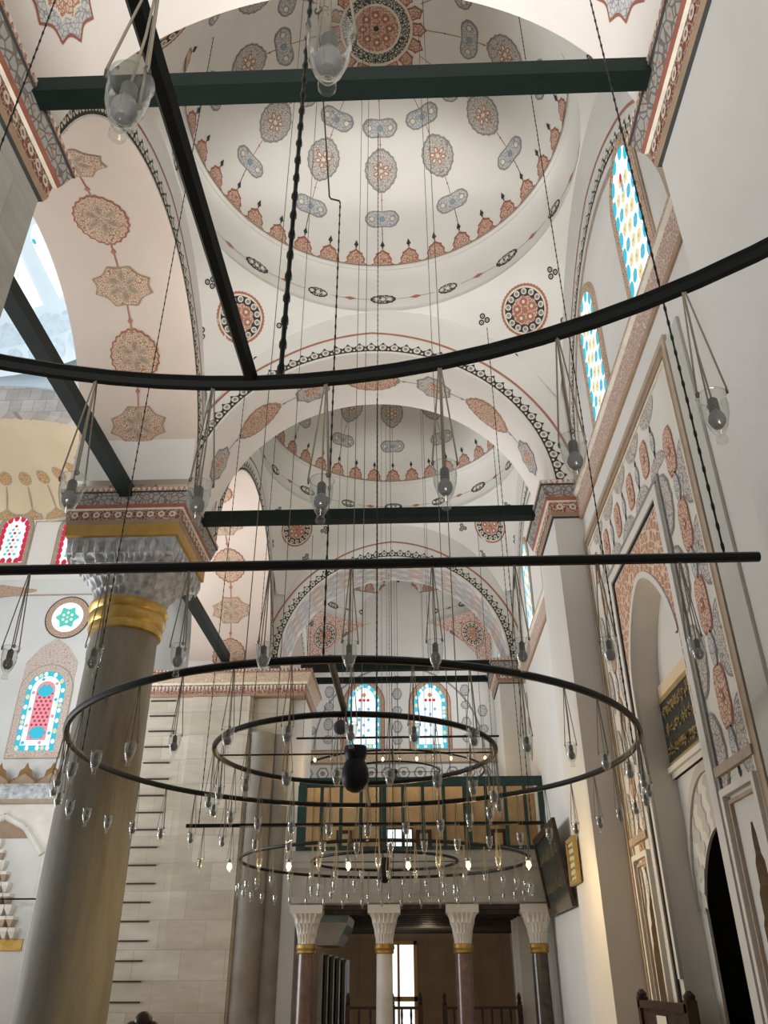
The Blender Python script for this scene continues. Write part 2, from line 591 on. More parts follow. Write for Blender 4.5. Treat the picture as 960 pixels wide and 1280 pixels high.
def roundel(mb, S, r):
    """circular medallion: red scalloped rim, cream ring, dark ring with pearls, red rosette centre"""
    decal(mb, S, scallop(r * 2.12, r * 2.12, 44, 0.05, 132), 'paint_redline', 0)
    decal(mb, S, circ(r * 0.93, 48), 'paint_cream', 1)
    decal(mb, S, circ(r * 0.86, 48), 'paint_dark', 2)
    for k in range(14):
        t = 2 * pi * k / 14
        q = rot2(S, -t, sin(t) * r * 0.73, cos(t) * r * 0.73)
        decal(mb, q, circ(r * 0.125, 12), 'paint_cream', 3, (1.0,))
        decal(mb, q, circ(r * 0.075, 10), 'paint_grey', 4, (1.0,))
    decal(mb, S, scallop(r * 1.2, r * 1.2, 12, 0.10, 60), 'lace_red', 3)
    for k in range(5):
        t = 2 * pi * k / 5 + 0.3
        q = rot2(S, -t, sin(t) * r * 0.34, cos(t) * r * 0.34)
        decal(mb, q, scallop(r * 0.36, r * 0.36, 6, 0.14, 24), 'paint_redline', 4, (1.0,))
        decal(mb, q, circ(r * 0.07, 8), 'paint_cream', 5, (1.0,))
    decal(mb, S, circ(r * 0.13, 10), 'paint_redline', 4, (1.0,))

def trefoil(mb, S, s):
    for k in range(3):
        t = 2 * pi * k / 3
        q = rot2(S, 0, sin(t) * s * 0.55, -cos(t) * s * 0.55)
        ring_decal(mb, q, s * 0.22, s * 0.45, 'paint_dark', 0, 12)
        decal(mb, q, circ(s * 0.12, 8), 'paint_dark', 0, (1.0,))

def chain_band(mb, S_at, n, wdt, step):
    """dark band of linked rings with points, along an arch; S_at(i) gives the surface at each link"""
    for i in range(n):
        S = S_at(i)
        o = [(-wdt * 0.42, -step * 0.55), (wdt * 0.12, -step * 0.52), (wdt * 0.30, -step * 0.22), (wdt * 0.62, 0), (wdt * 0.30, step * 0.22), (wdt * 0.12, step * 0.52), (-wdt * 0.42, step * 0.55)]
        decal(mb, S, o, 'paint_dark', 0, (1.0,))
        decal(mb, S, circ(min(wdt, step) * 0.33, 10), 'paint_cream', 1, (1.0,))
        decal(mb, S, circ(min(wdt, step) * 0.17, 8), 'paint_grey', 2, (1.0,))
        q = rot2(S, 0, -wdt * 0.2, step * 0.5)
        decal(mb, q, circ(min(wdt, step) * 0.12, 6), 'paint_cream', 1, (1.0,))

# ------------------------------------------------------------------ vaulting
ZS = 6.85           # springing of the arches
Z_RING = 10.85      # where the pendentives end
R_IN = 3.1
PEND_Z = 7.74
PEND_R = sqrt(R_IN ** 2 + (Z_RING - PEND_Z) ** 2)
DOME_R = 3.07
DOME_Z = 11.63
Z_RIM = 12.0
R_RIM = 3.05

def dome(cy, ay, name, label, spokes=12, full=True, pend='plaster'):
    c = (CX, cy)
    root = thing(name, label, 'dome', (CX, cy, Z_RING), 'domed bays of the aisle', 'thing')
    # --- shell
    mb = MB()
    prof = []
    ph0 = asin(min(1, R_RIM / DOME_R))
    nr, nseg = 26, 96
    v, f = [], []
    for i in range(nr + 1):
        ph = ph0 * i / nr
        for k in range(nseg):
            t = 2 * pi * k / nseg
            v.append((c[0] + DOME_R * sin(ph) * sin(t), c[1] + DOME_R * sin(ph) * cos(t), DOME_Z + DOME_R * cos(ph)))
    for i in range(nr):
        for k in range(nseg):
            j = (k + 1) % nseg
            f.append((i * nseg + k, i * nseg + j, (i + 1) * nseg + j, (i + 1) * nseg + k))
    mb.add(v, f, 'plaster')
    cs = (c[0], c[1], DOME_Z)
    if full:
        A = apex_surf(cs, DOME_R)
        decal(mb, A, circ(0.66, 48), 'paint_cream', 0, (0.33, 0.66, 1.0))
        ring_decal(mb, A, 0.44, 0.61, 'lace_dark', 1, 48)
        ring_decal(mb, A, 0.40, 0.44, 'paint_cream', 1, 48)
        decal(mb, A, circ(0.40, 40), 'lace_red', 2, (0.33, 0.66, 1.0))
        for k in range(8):
            t = 2 * pi * k / 8
            q = apex_surf(cs, DOME_R)
            q = rot2(q, -t, sin(t) * 0.24, cos(t) * 0.24)
            decal(mb, q, scallop(0.15, 0.17, 6, 0.12, 24), 'paint_redline', 3, (1.0,))
            decal(mb, q, circ(0.03, 8), 'paint_cream', 4, (1.0,))
        decal(mb, A, circ(0.05, 10), 'paint_dark', 4, (1.0,))
        for k in range(16):
            q = sphere_surf(cs, DOME_R, 2 * pi * k / 16, 0.665)
            decal(mb, q, [(-0.12, 0), (-0.11, 0.10), (-0.13, 0.15), (-0.05, 0.20), (0, 0.26), (0.05, 0.20), (0.13, 0.15), (0.11, 0.10), (0.12, 0)], 'paint_red', 0)
            decal(mb, q, [(-0.09, 0.01), (-0.085, 0.10), (-0.10, 0.14), (-0.04, 0.18), (0, 0.23), (0.04, 0.18), (0.10, 0.14), (0.085, 0.10), (0.09, 0.01)], 'lace_red', 1)
    for k in range(spokes):
        az = 2 * pi * k / spokes
        S = sphere_surf(cs, DOME_R, az, 0)
        link(mb, S, 0.92, 1.58)
        q = rot2(S, 0, 0, 1.73)
        cartouche(mb, q, 0.68, 0.35)
        link(mb, S, 1.86, 2.17)
        q = rot2(S, 0, 0, 2.49)
        mandorla(mb, q, 0.66, 0.76)
        link(mb, S, 2.80, 3.28)
        q = rot2(S, 0, 0, 3.42)
        cartouche(mb, q, 0.68, 0.35)
        link(mb, S, 3.56, 3.90, 0.02, 'paint_dark')
    ncr = spokes * 3
    for k in range(ncr):
        az = 2 * pi * k / ncr
        S = sphere_surf(cs, DOME_R, az, DOME_R * ph0 - 0.05)
        crown(mb, S, 0.46, 0.36)
    S = sphere_surf(cs, DOME_R, 0, DOME_R * ph0 - 0.05)
    strip(mb, S, [(R_RIM * 2 * pi * k / 144, 0.015) for k in range(145)], 0.03, 'paint_brown', 0)
    mb.build('dome_shell', root)
    # --- drum with the garland
    mb = MB()
    prof = [(R_RIM, Z_RIM), (R_RIM + 0.05, Z_RIM - 0.03), (R_RIM + 0.05, Z_RIM - 0.07), (R_RIM + 0.10, Z_RIM - 0.12), (3.2, 11.7), (3.22, 11.5), (3.22, 11.1), (3.19, 10.98), (R_IN + 0.02, 10.9), (R_IN - 0.0, Z_RING)]
    mb.lathe((c[0], c[1], 0), prof, 'plaster', 96, closed_ends=False)
    for k in range(16):
        az = 2 * pi * (k + 0.5 * 0) / 16
        S = cyl_surf((c[0], c[1], 0), 3.22, az, 11.28)
        o = scallop(0.40 if k % 2 else 0.52, 0.24, 12, 0.08)
        decal(mb, S, o, 'paint_dark', 0)
        decal(mb, S, scale_pts(o, 0.8), 'lace_dark', 1)
        for x in (-0.12, 0, 0.12):
            decal(mb, rot2(S, 0, x, 0), circ(0.042, 10), 'paint_cream', 2, (1.0,))
        strip(mb, S, [(0.26, 0), (0.45, 0), (0.63, 0), (0.82, 0), (1.0, 0)], 0.012, 'paint_grey', 0)
        decal(mb, rot2(S, 0, 0.63, 0), [(-0.13, 0), (0, 0.045), (0.13, 0), (0, -0.045)], 'paint_redline', 1, (1.0,))
    mb.build('garland_ring', root)
    # --- four pendentives
    cp = (c[0], c[1], PEND_Z)
    ax = 3.115
    for qd in range(4):
        mb = MB()
        v, f = [], []
        nt_, nr_ = 24, 16
        for i in range(nt_ + 1):
            t = pi / 2 * qd + pi / 2 * i / nt_
            rho_m = min(ax / max(abs(sin(t)), 1e-6), ay / max(abs(cos(t)), 1e-6))
            rho_m = max(R_IN, min(rho_m, sqrt(PEND_R ** 2 - (ZS - PEND_Z) ** 2), PEND_R * 0.9999))
            for j in range(nr_ + 1):
                ph_a = asin(R_IN / PEND_R)
                ph_b = asin(min(1, rho_m / PEND_R))
                ph = ph_a + (ph_b - ph_a) * j / nr_
                v.append((cp[0] + PEND_R * sin(ph) * sin(t), cp[1] + PEND_R * sin(ph) * cos(t), PEND_Z + PEND_R * cos(ph)))
        for i in range(nt_):
            for j in range(nr_):
                f.append((i * (nr_ + 1) + j, (i + 1) * (nr_ + 1) + j, (i + 1) * (nr_ + 1) + j + 1, i * (nr_ + 1) + j + 1))
        mb.add(v, f, pend)
        az = pi / 4 + pi / 2 * qd
        s_c = PEND_R * asin(3.60 / PEND_R)
        S = sphere_surf(cp, PEND_R, az, s_c)
        roundel(mb, S, 0.45)
        for da, ds in ((-0.62, -0.22), (0.62, -0.22), (-0.46, 0.62), (0.46, 0.62)):
            rr = PEND_R * sin((s_c + ds) / PEND_R)
            trefoil(mb, sphere_surf(cp, PEND_R, az + da / rr * 1.25, s_c + ds), 0.12)
        mb.build('pendentive', root)
    return root

def arch_block(mb, axis, cu, r, u0, u1, zt, t0, t1, face='plaster', soffit='plaster_blush', zs=ZS, nseg=64, zb=None):
    """masonry over an opening: circle centre (cu, zs)"""
    def P(u, w, t):
        return (u, t, w) if axis == 'y' else (t, u, w)
    arc = [(cu - r * cos(pi * k / nseg), zs + r * sin(pi * k / nseg)) for k in range(nseg + 1)]
    outer = [(u0, zs)] + arc + [(u1, zs), (u1, zt), (u0, zt)]
    # strips between the arc and the top: robust quads
    for t in (t0, t1):
        v, f = [], []
        for p in arc:
            v += [P(p[0], p[1], t), P(p[0], zt, t)]
        for k in range(nseg):
            f.append((2 * k, 2 * k + 1, 2 * k + 3, 2 * k + 2))
        mb.add(v, f, face)
        for a, b in ((u0, cu - r), (cu + r, u1)):
            if b - a > 1e-4:
                mb.add([P(a, zs, t), P(b, zs, t), P(b, zt, t), P(a, zt, t)], [(0, 1, 2, 3)], face)
    v, f = [], []
    for p in arc:
        v += [P(p[0], p[1], t0), P(p[0], p[1], t1)]
    for k in range(nseg):
        f.append((2 * k, 2 * k + 1, 2 * k + 3, 2 * k + 2))
    mb.add(v, f, soffit)
    for a, b in ((u0, cu - r), (cu + r, u1)):
        if b - a > 1e-4:
            mb.add([P(a, zs, t0), P(b, zs, t0), P(b, zs, t1), P(a, zs, t1)], [(0, 1, 2, 3)], face)
    mb.add([P(u0, zt, t0), P(u1, zt, t0), P(u1, zt, t1), P(u0, zt, t1)], [(0, 1, 2, 3)], face)
    for a in (u0, u1):
        mb.add([P(a, zs, t0), P(a, zt, t0), P(a, zt, t1), P(a, zs, t1)], [(0, 1, 2, 3)], face)
    return P

def arch_face_paint(mb, Pf, cu, r, red=True, band=0.2, zs=ZS, a0=-1.55, a1=1.55):
    """chain band close to the arch edge and a thin red line further out"""
    rb = r + 0.13
    n = int((a1 - a0) * rb / 0.21)
    for i in range(n + 1):
        al = a0 + (a1 - a0) * i / n
        S = face_arc_surf(Pf, (cu, zs), rb, al)
        o_step = (a1 - a0) * rb / n
        chain_band(mb, lambda i_: S, 1, band, o_step)
    if red:
        pts = []
        for k in range(81):
            al = -1.5 + 3.0 * k / 80
            rr = r + 0.36 + 0.12 * max(0, 1 - abs(al) / 0.5) + 0.12 * max(0.0, abs(al) - 1.0)
            pts.append((rr * sin(al), rr * cos(al)))
        S = lambda a, b, off: Pf(cu + a, zs + b, off)
        strip(mb, S, pts, 0.045, 'paint_redline', 0)

# ---- transverse arches
def transverse(t0, t1, cu, r, label, style):
    root = thing('arch', label, 'arch', (cu, (t0 + t1) / 2, ZS), 'arches across the aisle', 'thing')
    mb = MB()
    arch_block(mb, 'y', cu, r, -5.5, 2.8, Z_RING + 0.05, t0, t1, 'plaster', 'plaster_blush')
    Pf = lambda u, w, off: Vector((u, t0 - off, w))
    arch_face_paint(mb, Pf, cu, r)
    tm = (t0 + t1) / 2
    if style == 'near':
        st = radians(21)
        for k in range(-3, 4):
            S = rot2(soffit_surf('y', (cu, ZS), r, k * st, tm), 0, 0.1, 0)
            o = scallop(1.15, 0.86, 10, 0.16, 100, tip=0.15)
            decal(mb, S, o, 'paint_red', 0)
            decal(mb, S, scale_pts(o, 0.93), 'lace_bluegrey', 1)
            decal(mb, S, scale_pts(o, 0.62), 'paint_cream', 2)
            decal(mb, S, scale_pts(o, 0.56), 'lace_red', 3)
            if k < 3:
                link(mb, S, 0.42, r * st - 0.42, 0.05, 'paint_redline', 0.022)
    if style == 'medallions':
        st = radians(22.5)
        for k in range(-3, 4):
            S = soffit_surf('y', (cu, ZS), r, k * st, tm)
            if k % 2 == 0:
                mandorla(mb, S, 0.64, 0.94, 'lace_red' if k else 'lace_red', 'paint_brown', None)
                decal(mb, S, scallop(0.30, 0.46, 10, 0.1), 'lace_brown', 2)
            else:
                o = scallop(0.64, 0.70, 8, 0.14, tip=0.1)
                decal(mb, S, o, 'paint_grey', 0)
                decal(mb, S, scale_pts(o, 0.88), 'lace_grey', 1)
                decal(mb, S, scallop(0.28, 0.32, 8, 0.12), 'lace_red', 2)
            b0 = 0.40 if k % 2 == 0 else 0.31
            S2 = soffit_surf('y', (cu, ZS), r, k * st, tm)
            if k < 3:
                link(mb, S2, 0.24, r * st - 0.24, 0.04, 'paint_grey', 0.018)
    elif style == 'net':
        nrow = 27
        for row in range(nrow):
            al = -1.45 + 2.9 * row / (nrow - 1)
            for cidx in range(4):
                off_a = (cidx - 1.5) * 0.36 + (0.18 if row % 2 else 0)
                if abs(off_a) > (t1 - t0) / 2 - 0.12:
                    continue
                S = rot2(soffit_surf('y', (cu, ZS), r, al, tm), 0, off_a, 0)
                o = scallop(0.21, 0.42, 0, 0, 16, tip=0.2)
                decal(mb, S, o, 'paint_net' if row % 3 else 'paint_net2', 0, (1.0,))
    mb.build('arch_ring', root)
    return root

flat('paint_palegrey', (0.60, 0.66, 0.72), 0.85)
flat('paint_paleblue', (0.62, 0.72, 0.80), 0.85)
flat('paint_net', (0.55, 0.54, 0.56), 0.85)
flat('paint_net2', (0.66, 0.48, 0.40), 0.85)

ARCH = [(2.75, 4.95, -0.55, 2.98), (11.15, 12.65, -0.60, 2.99), (19.1, 20.5, -0.43, 2.86)]
transverse(*ARCH[0], 'painted arch overhead between the two nearest piers', 'near')
transverse(*ARCH[1], 'arch with red medallions spanning from granite column to wall pier', 'medallions')
transverse(*ARCH[2], 'farther arch with pale net pattern inside, before the paired windows', 'net')

BAYS = [(8.05, 3.1), (15.875, 3.225), (23.45, 2.95)]
dome(BAYS[0][0], BAYS[0][1], 'dome', 'large painted dome overhead with central red rosette')
dome(BAYS[1][0], BAYS[1][1], 'dome', 'second painted dome seen through the arch above granite column')
dome(BAYS[2][0], BAYS[2][1], 'dome', 'farthest painted dome above the paired stained glass windows', pend='lace_pend')

# ---- arches on the hall side
def side_arch(cy, half, r, label, t0=-5.5, t1=-3.5):
    root = thing('arch', label, 'arch', ((t0 + t1) / 2, cy, ZS), 'arches towards the main hall', 'thing')
    mb = MB()
    arch_block(mb, 'x', cy, r, cy - half, cy + half, Z_RING + 0.05, t0, t1, 'plaster', 'plaster_pink')
    Pf = lambda u, w, off: Vector((t1 + off, u, w))
    arch_face_paint(mb, Pf, cy, r, True, 0.24)
    Pb = lambda u, w, off: Vector((t0 - off, u, w))
    tm = (t0 + t1) / 2
    st = radians(22)
    for k in range(-4, 5):
        S = soffit_surf('x', (cy, ZS), r, k * st, tm)
        if k % 2 == 0:
            o = scallop(0.86, 0.90, 22, 0.07, 110, tip=0.06)
            lacem, edge = 'lace_brown', 'paint_red'
        else:
            o = scallop(1.02, 0.66, 8, 0.16, 96, tip=0.15)
            lacem, edge = 'lace_brown', 'paint_brown'
        decal(mb, S, o, edge, 0)
        decal(mb, S, scale_pts(o, 0.93), lacem, 1)
        for q_ in range(6):
            t = 2 * pi * q_ / 6
            z_ = rot2(S, -t, sin(t) * 0.16, cos(t) * 0.16)
            decal(mb, z_, scallop(0.10, 0.22, 0, 0, 12), 'paint_tan', 2, (1.0,))
            decal(mb, z_, scallop(0.05, 0.14, 0, 0, 10), 'paint_brown', 3, (1.0,))
        if k < 4:
            link(mb, S, 0.26, r * st - 0.26, 0.06, 'paint_redline', 0.022)
    mb.build('arch_ring', root)
    return root

side_arch(8.05, 3.1, 3.02, 'broad blush arch with brown medallions beside the granite column')
side_arch(15.875, 3.225, 3.02, 'second blush arch behind the granite column, towards stone pier')
side_arch(23.45, 2.95, 2.8, 'hall side arch beyond the stone pier near the gallery')
side_arch(0.0, 2.75, 2.6, 'hall side arch over the aisle bay nearest the viewer')

# ------------------------------------------------------------------ cornices, column and piers
def pier_cornice(mb, x0, x1, y0, y1, top=0.17):
    """painted cornice; x0.. is the pier's own outline"""
    def L(g, z):
        return (x0 - g, x1 + g, y0 - g, y1 + g, z)
    mb.rects([L(0.0, 6.24), L(0.03, 6.26), L(0.05, 6.33), L(0.06, 6.50), L(0.09, 6.52), L(0.11, 6.58), L(0.16, 6.76), L(0.18, 6.78), L(0.18, 6.85)],
             ['paint_dark', 'paint_brown', 'lace_cornice', 'paint_cream', 'paint_red', 'lace_cornice_blue', 'paint_dark', 'lace_red'])
    # small painted teeth along the top edge and on the red band
    for (a0, a1, fixed, ax) in ((x0 - 0.18, x1 + 0.18, y0 - 0.18, 'x'), (y0 - 0.18, y1 + 0.18, x0 - 0.18, 'y'), (y0 - 0.18, y1 + 0.18, x1 + 0.18, 'Y')):
        n = int((a1 - a0) / 0.085)
        for i in range(n):
            a = a0 + (a1 - a0) * (i + 0.5) / n
            if ax == 'x':
                S = plane_surf((a, fixed, 6.81), (1, 0, 0), (0, 0, 1), (0, -1, 0))
            elif ax == 'y':
                S = plane_surf((fixed, a, 6.81), (0, 1, 0), (0, 0, 1), (-1, 0, 0))
            else:
                S = plane_surf((fixed, a, 6.81), (0, 1, 0), (0, 0, 1), (1, 0, 0))
            decal(mb, S, [(-0.03, 0.03), (0.03, 0.03), (0.012, -0.028), (-0.012, -0.028)], 'paint_cream', 1, (1.0,))
    for (a0, a1, fixed, ax) in ((x0, x1, y0 - 0.055, 'x'), (y0, y1, x0 - 0.055, 'y'), (y0, y1, x1 + 0.055, 'Y')):
        n = max(3, int((a1 - a0) / 0.16))
        for i in range(n):
            a = a0 + (a1 - a0) * (i + 0.5) / n
            o = (a, fixed, 6.415) if ax == 'x' else (fixed, a, 6.415)
            U = (1, 0, 0) if ax == 'x' else (0, 1, 0)
            Nn = {'x': (0, -1, 0), 'y': (-1, 0, 0), 'Y': (1, 0, 0)}[ax]
            S = plane_surf(o, U, (0, 0, 1), Nn)
            ring_decal(mb, S, 0.025, 0.055, 'paint_cream', 1, 14)
            decal(mb, S, circ(0.016, 8), 'paint_orange', 1, (1.0,))

def pier(x0, x1, y0, y1, label, mat, front=None, base=-E):
    root = thing('pier', label, 'pier', ((x0 + x1) / 2, (y0 + y1) / 2, base), None, 'thing')
    mb = MB()
    mb.box(x0, x1, y0, y1, base, 6.25, mat)
    mb.build('masonry', root, False)
    mb = MB()
    pier_cornice(mb, x0, x1, y0, y1)
    mb.build('cornice', root, False)
    return root

pier(-5.5, -3.36, 2.75, 4.86, 'grey stone pier nearest the viewer under painted cornice, hall side', 'ashlar_grey')
pier(2.32, 3.3, 2.75, 4.70, 'plain white wall pier nearest the viewer under red cornice', 'plaster_wall')
pier(2.29, 2.9, 11.02, 12.60, 'white wall pier with red cornice and small gilt framed picture', 'plaster_wall')
pier(2.15, 2.9, 19.15, 20.45, 'slim white wall pier beyond the gallery beside paired windows', 'plaster_wall')

# stone pier on the hall side carrying iron slots, with its engaged shafts and plastered flank
root = thing('pier', 'broad pale ashlar pier with a ladder of dark iron slots', 'pier', (-5.0, 19.2, -E), None, 'thing')
mb = MB()
mb.box(-7.6, -3.77, 18.7, 20.5, -E, 6.0, 'ashlar')
mb.box(-5.2, -3.82, 18.62, 18.75, -E, 5.85, 'ashlar')
mb.build('masonry', root, False)
mb = MB()
mb.lathe((-3.55, 18.95, 0), [(0.34, -E), (0.34, 4.9), (0.36, 5.0)], 'stone_dark', 24)
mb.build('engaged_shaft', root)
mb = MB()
mb.lathe((-3.08, 19.1, 0), [(0.24, -E), (0.24, 4.9), (0.26, 5.0)], 'stone_dark', 24)
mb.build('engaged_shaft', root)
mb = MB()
mb.box(-3.77, -2.9, 19.15, 20.4, -E, 5.9, 'stone_dark')
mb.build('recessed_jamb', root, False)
mb = MB()
mb.box(-2.9, -2.55, 19.0, 20.45, -E, 5.9, 'plaster_wall')
mb.box(-3.95, -2.9, 18.85, 18.97, 5.0, 5.9, 'ashlar')
mb.build('plastered_flank', root, False)
mb = MB()
def L3(g, z):
    return (-7.6 - g, -2.55 + g, 18.62 - g, 20.5 + g, z)
mb.rects([L3(0.0, 5.86), L3(0.05, 5.9), L3(0.06, 6.12), L3(0.10, 6.16), L3(0.18, 6.36), L3(0.2, 6.38), L3(0.2, 6.46)],
         ['paint_brown', 'lace_cornice', 'paint_cream', 'lace_frieze', 'paint_brown', 'lace_cornice'])
n = 60
for i in range(n):
    x = -7.7 + 5.2 * (i + 0.5) / n
    S = plane_surf((x, 18.62 - 0.055, 6.02), (1, 0, 0), (0, 0, 1), (0, -1, 0))
    decal(mb, S, [(-0.028, 0.07), (0.028, 0.07), (0, -0.07)], 'paint_cream', 1, (1.0,))
    S = plane_surf((x, 18.62 - 0.2, 6.42), (1, 0, 0), (0, 0, 1), (0, -1, 0))
    decal(mb, S, [(-0.028, 0.03), (0.028, 0.03), (0, -0.03)], 'paint_cream', 1, (1.0,))
mb.build('cornice', root, False)
SLOT_PY = [875, 895, 914, 934, 952, 971, 992, 1012, 1032, 1054, 1077, 1099, 1121, 1145, 1171, 1196, 1223, 1250]
for i in range(18):
    z = 5.78 - 0.362 * i
    mb = MB()
    mb.box(-6.22 + 0.02 * (i % 3), -5.62 + 0.03 * ((i * 7) % 3), 18.668, 18.72, z - 0.015, z + 0.015, 'slot_iron')
    mb.build('iron_slot', root, False)

# ---- the granite column
COLX, COLY = -4.52, 11.86
col = thing('column', 'thick grey granite column with gilded collar and muqarnas capital', 'column', (COLX, COLY, -E), None, 'thing')
mb = MB()
mb.lathe((COLX, COLY, 0), [(0.585, -E + 0.5), (0.58, -0.9), (0.565, 0.6), (0.545, 2.2), (0.522, 3.8), (0.505, 4.75), (0.50, 4.9)], 'granite', 64)
mb.build('shaft', col)
mb = MB()
mb.lathe((COLX, COLY, 0), [(0.80, -E), (0.80, -E + 0.12), (0.74, -E + 0.2), (0.76, -E + 0.28), (0.66, -E + 0.36), (0.68, -E + 0.44), (0.60, -E + 0.52)], 'marble_warm', 48)
mb.build('base', col)
mb = MB()
mb.lathe((COLX, COLY, 0), [(0.50, 4.68), (0.555, 4.70), (0.575, 4.76), (0.555, 4.83), (0.575, 4.86), (0.60, 4.93), (0.60, 4.98), (0.575, 5.03), (0.60, 5.06), (0.62, 5.12), (0.60, 5.18), (0.55, 5.20)], 'gilding', 64)
mb.build('gilded_collar', col)

def muqarnas(mb, cx, cy, z0, z1, r0, half, tiers, mat, cells=32, n=192, depth=0.10):
    """stalactite capital: tiers of hollow cells growing from a circle to a square"""
    prev = None
    rings = []
    def ring(s, z, phase, amp):
        out_ = []
        for k in range(n):
            t = 2 * pi * k / n
            sq = half / max(abs(cos(t)), abs(sin(t)))
            ci = r0
            sm = s ** 1.5
            rad = ci + (min(sq, half * 1.26) - ci) * sm
            c_ = abs(sin(cells * t / 2 + phase))
            rad *= 1 - amp * c_
            out_.append((cx + rad * cos(t), cy + rad * sin(t), z))
        return out_
    for i in range(tiers):
        s0, s1 = i / tiers, (i + 1) / tiers
        za, zb = z0 + (z1 - z0) * s0, z0 + (z1 - z0) * s1
        ph = (pi / 2) * (i % 2)
        rings.append(ring(s0, za, ph, 0.02))
        rings.append(ring(s0 + (s1 - s0) * 0.30, za + (zb - za) * 0.45, ph, depth))
        rings.append(ring(s0 + (s1 - s0) * 0.80, za + (zb - za) * 0.80, ph, depth * 0.6))
        rings.append(ring(s1, zb - (zb - za) * 0.04, ph, 0.0))
    v = [p for r_ in rings for p in r_]
    f = []
    for i in range(len(rings) - 1):
        for k in range(n):
            j = (k + 1) % n
            f.append((i * n + k, i * n + j, (i + 1) * n + j, (i + 1) * n + k))
    mb.add(v, f, mat)

mb = MB()
muqarnas(mb, COLX, COLY, 5.19, 5.84, 0.56, 0.84, 4, 'marble', 32)
mb.rects([(COLX - 0.83, COLX + 0.83, COLY - 0.83, COLY + 0.83, 5.80), (COLX - 0.86, COLX + 0.86, COLY - 0.86, COLY + 0.86, 6.06)], ['marble'])
for side in range(4):                       # hollow niches and pendants under the abacus
    for i in range(9):
        a = -0.80 + 1.60 * (i + 0.5) / 9
        nx, ny = [(0, -1), (1, 0), (0, 1), (-1, 0)][side]
        px, py = COLX + nx * 0.855 + (a if nx == 0 else 0), COLY + ny * 0.855 + (a if ny == 0 else 0)
        mb.tube([(px, py, 5.99), (px, py, 5.86), (px - nx * 0.02, py - ny * 0.02, 5.70)], [0.045, 0.052, 0.012], 'marble', 8)
mb.build('muqarnas_capital', col)
mb = MB()
def LC(g, z):
    return (COLX - g, COLX + g, COLY - g, COLY + g, z)
mb.rects([LC(0.87, 6.05), LC(0.90, 6.07), LC(0.90, 6.26)], ['gilt_paint', 'gilt_paint'])
mb.build('gold_band', col, False)
mb = MB()
pier_cornice(mb, COLX - 0.87, COLX + 0.87, COLY - 0.87, COLY + 0.87)
mb.build('cornice', col, False)

# ------------------------------------------------------------------ tie beams
def tie(p0, p1, w, label):
    root = thing('tie_beam', label, 'tie beam', ((p0[0] + p1[0]) / 2, (p0[1] + p1[1]) / 2, p0[2]), 'painted tie beams between the arches', 'thing')
    p0, p1 = Vector(p0), Vector(p1)
    mb = MB()
    mb.tube([p0, p1], w * 0.7071, 'iron_green', 4)
    mb.build('bar', root, False)
    return root

tie((-3.32, 4.2, 6.82), (2.16, 4.2, 6.80), 0.19, 'dark green tie beam crossing overhead under the central dome rosette')
tie((-3.5, 11.83, 6.82), (2.14, 11.83, 6.82), 0.20, 'dark green tie beam from granite column to red corniced pier')
tie((-2.75, 19.37, 6.80), (2.1, 19.37, 6.80), 0.20, 'dark green tie beam above the gallery, upper of two')
tie((-2.75, 20.35, 6.78), (2.1, 20.35, 6.78), 0.14, 'thinner dark tie beam just behind the one above the gallery')
tie((-4.5, 4.8, 6.80), (-4.5, 11.0, 6.80), 0.20, 'dark green tie beam running from near pier to granite column')
tie((-4.5, 12.75, 6.80), (-4.5, 18.6, 6.80), 0.20, 'dark green tie beam behind the granite column towards stone pier')

# ------------------------------------------------------------------ walls, floor and openings
def structure(name, mb, label, cat, smooth=False):
    o = mb.build(name, None, smooth)
    return tag(o, label, cat, None, 'structure')

mb = MB()
mb.box(-32, 6, -8, 30, -E - 0.2, -E, 'carpet')
structure('floor', mb, 'pale carpeted prayer hall floor', 'floor')

mb = MB()
mb.box(-5.5, 3.4, -6, 2.78, Z_RING + 0.05, Z_RING + 0.25, 'plaster')
structure('ceiling', mb, 'plain plaster ceiling over the aisle behind the viewer', 'ceiling')

XR = 2.73
mb = MB()
mb.box(-7, 3.4, -6.2, -6, -E, Z_RING, 'plaster_wall')  # unseen wall put in so light comes mainly from the hall side
structure('wall_rear_blocker', mb, 'unseen wall added behind the viewer to block light from the rear', 'wall')

mb = MB()
mb.box(2.6, 3.3, -6, 2.74, -E, Z_RING, 'plaster_wall')
structure('wall_near', mb, 'plain white wall running back from the nearest red corniced pier', 'wall')

def arched(cy, half, z0, zs, rise=None, n=20, pointed=0.0):
    """outline of an arched opening in wall coordinates (u, z), counter-clockwise from lower left"""
    rise = rise if rise is not None else half
    pts = [(cy - half, z0), (cy + half, z0)]
    for k in range(n + 1):
        t = pi * k / n
        x = cos(t)
        z = sin(t)
        if pointed:
            z = (1 - abs(x) ** (1.6)) ** 0.62
        pts.append((cy + half * x, zs + rise * z))
    return pts

NICHE = arched(8.72, 0.92, -E + 0.001, 3.05, 1.02, 24, 1)
DOOR = arched(8.66, 0.79, -E + 0.001, 0.60, 0.72, 20, 1)
XN = 3.03                       # back of the portal niche
WR = lambda u, w: (XR, u, w)
mb = MB()
def stepped(cy, k, dz):
    half = [(0.20 * k, -E + 0.3), (0.20 * k, 0.36), (0.155 * k, 0.42), (0.155 * k, 0.58), (0.105 * k, 0.64), (0.10 * k, 0.80), (0.06 * k, 0.86), (0.05 * k, 1.0), (0.02 * k, 1.10)]
    return [(cy - h_, z_ + (dz if i else 0)) for i, (h_, z_) in enumerate(half)][:1] + [(cy + h_, z_ + (dz if i else 0)) for i, (h_, z_) in enumerate(half)] + [(cy - h_, z_ + dz) for h_, z_ in half[:0:-1]]
LOWA = stepped(6.98, 1.0, 0.0)
LOWB = stepped(10.42, 1.1, -0.08)
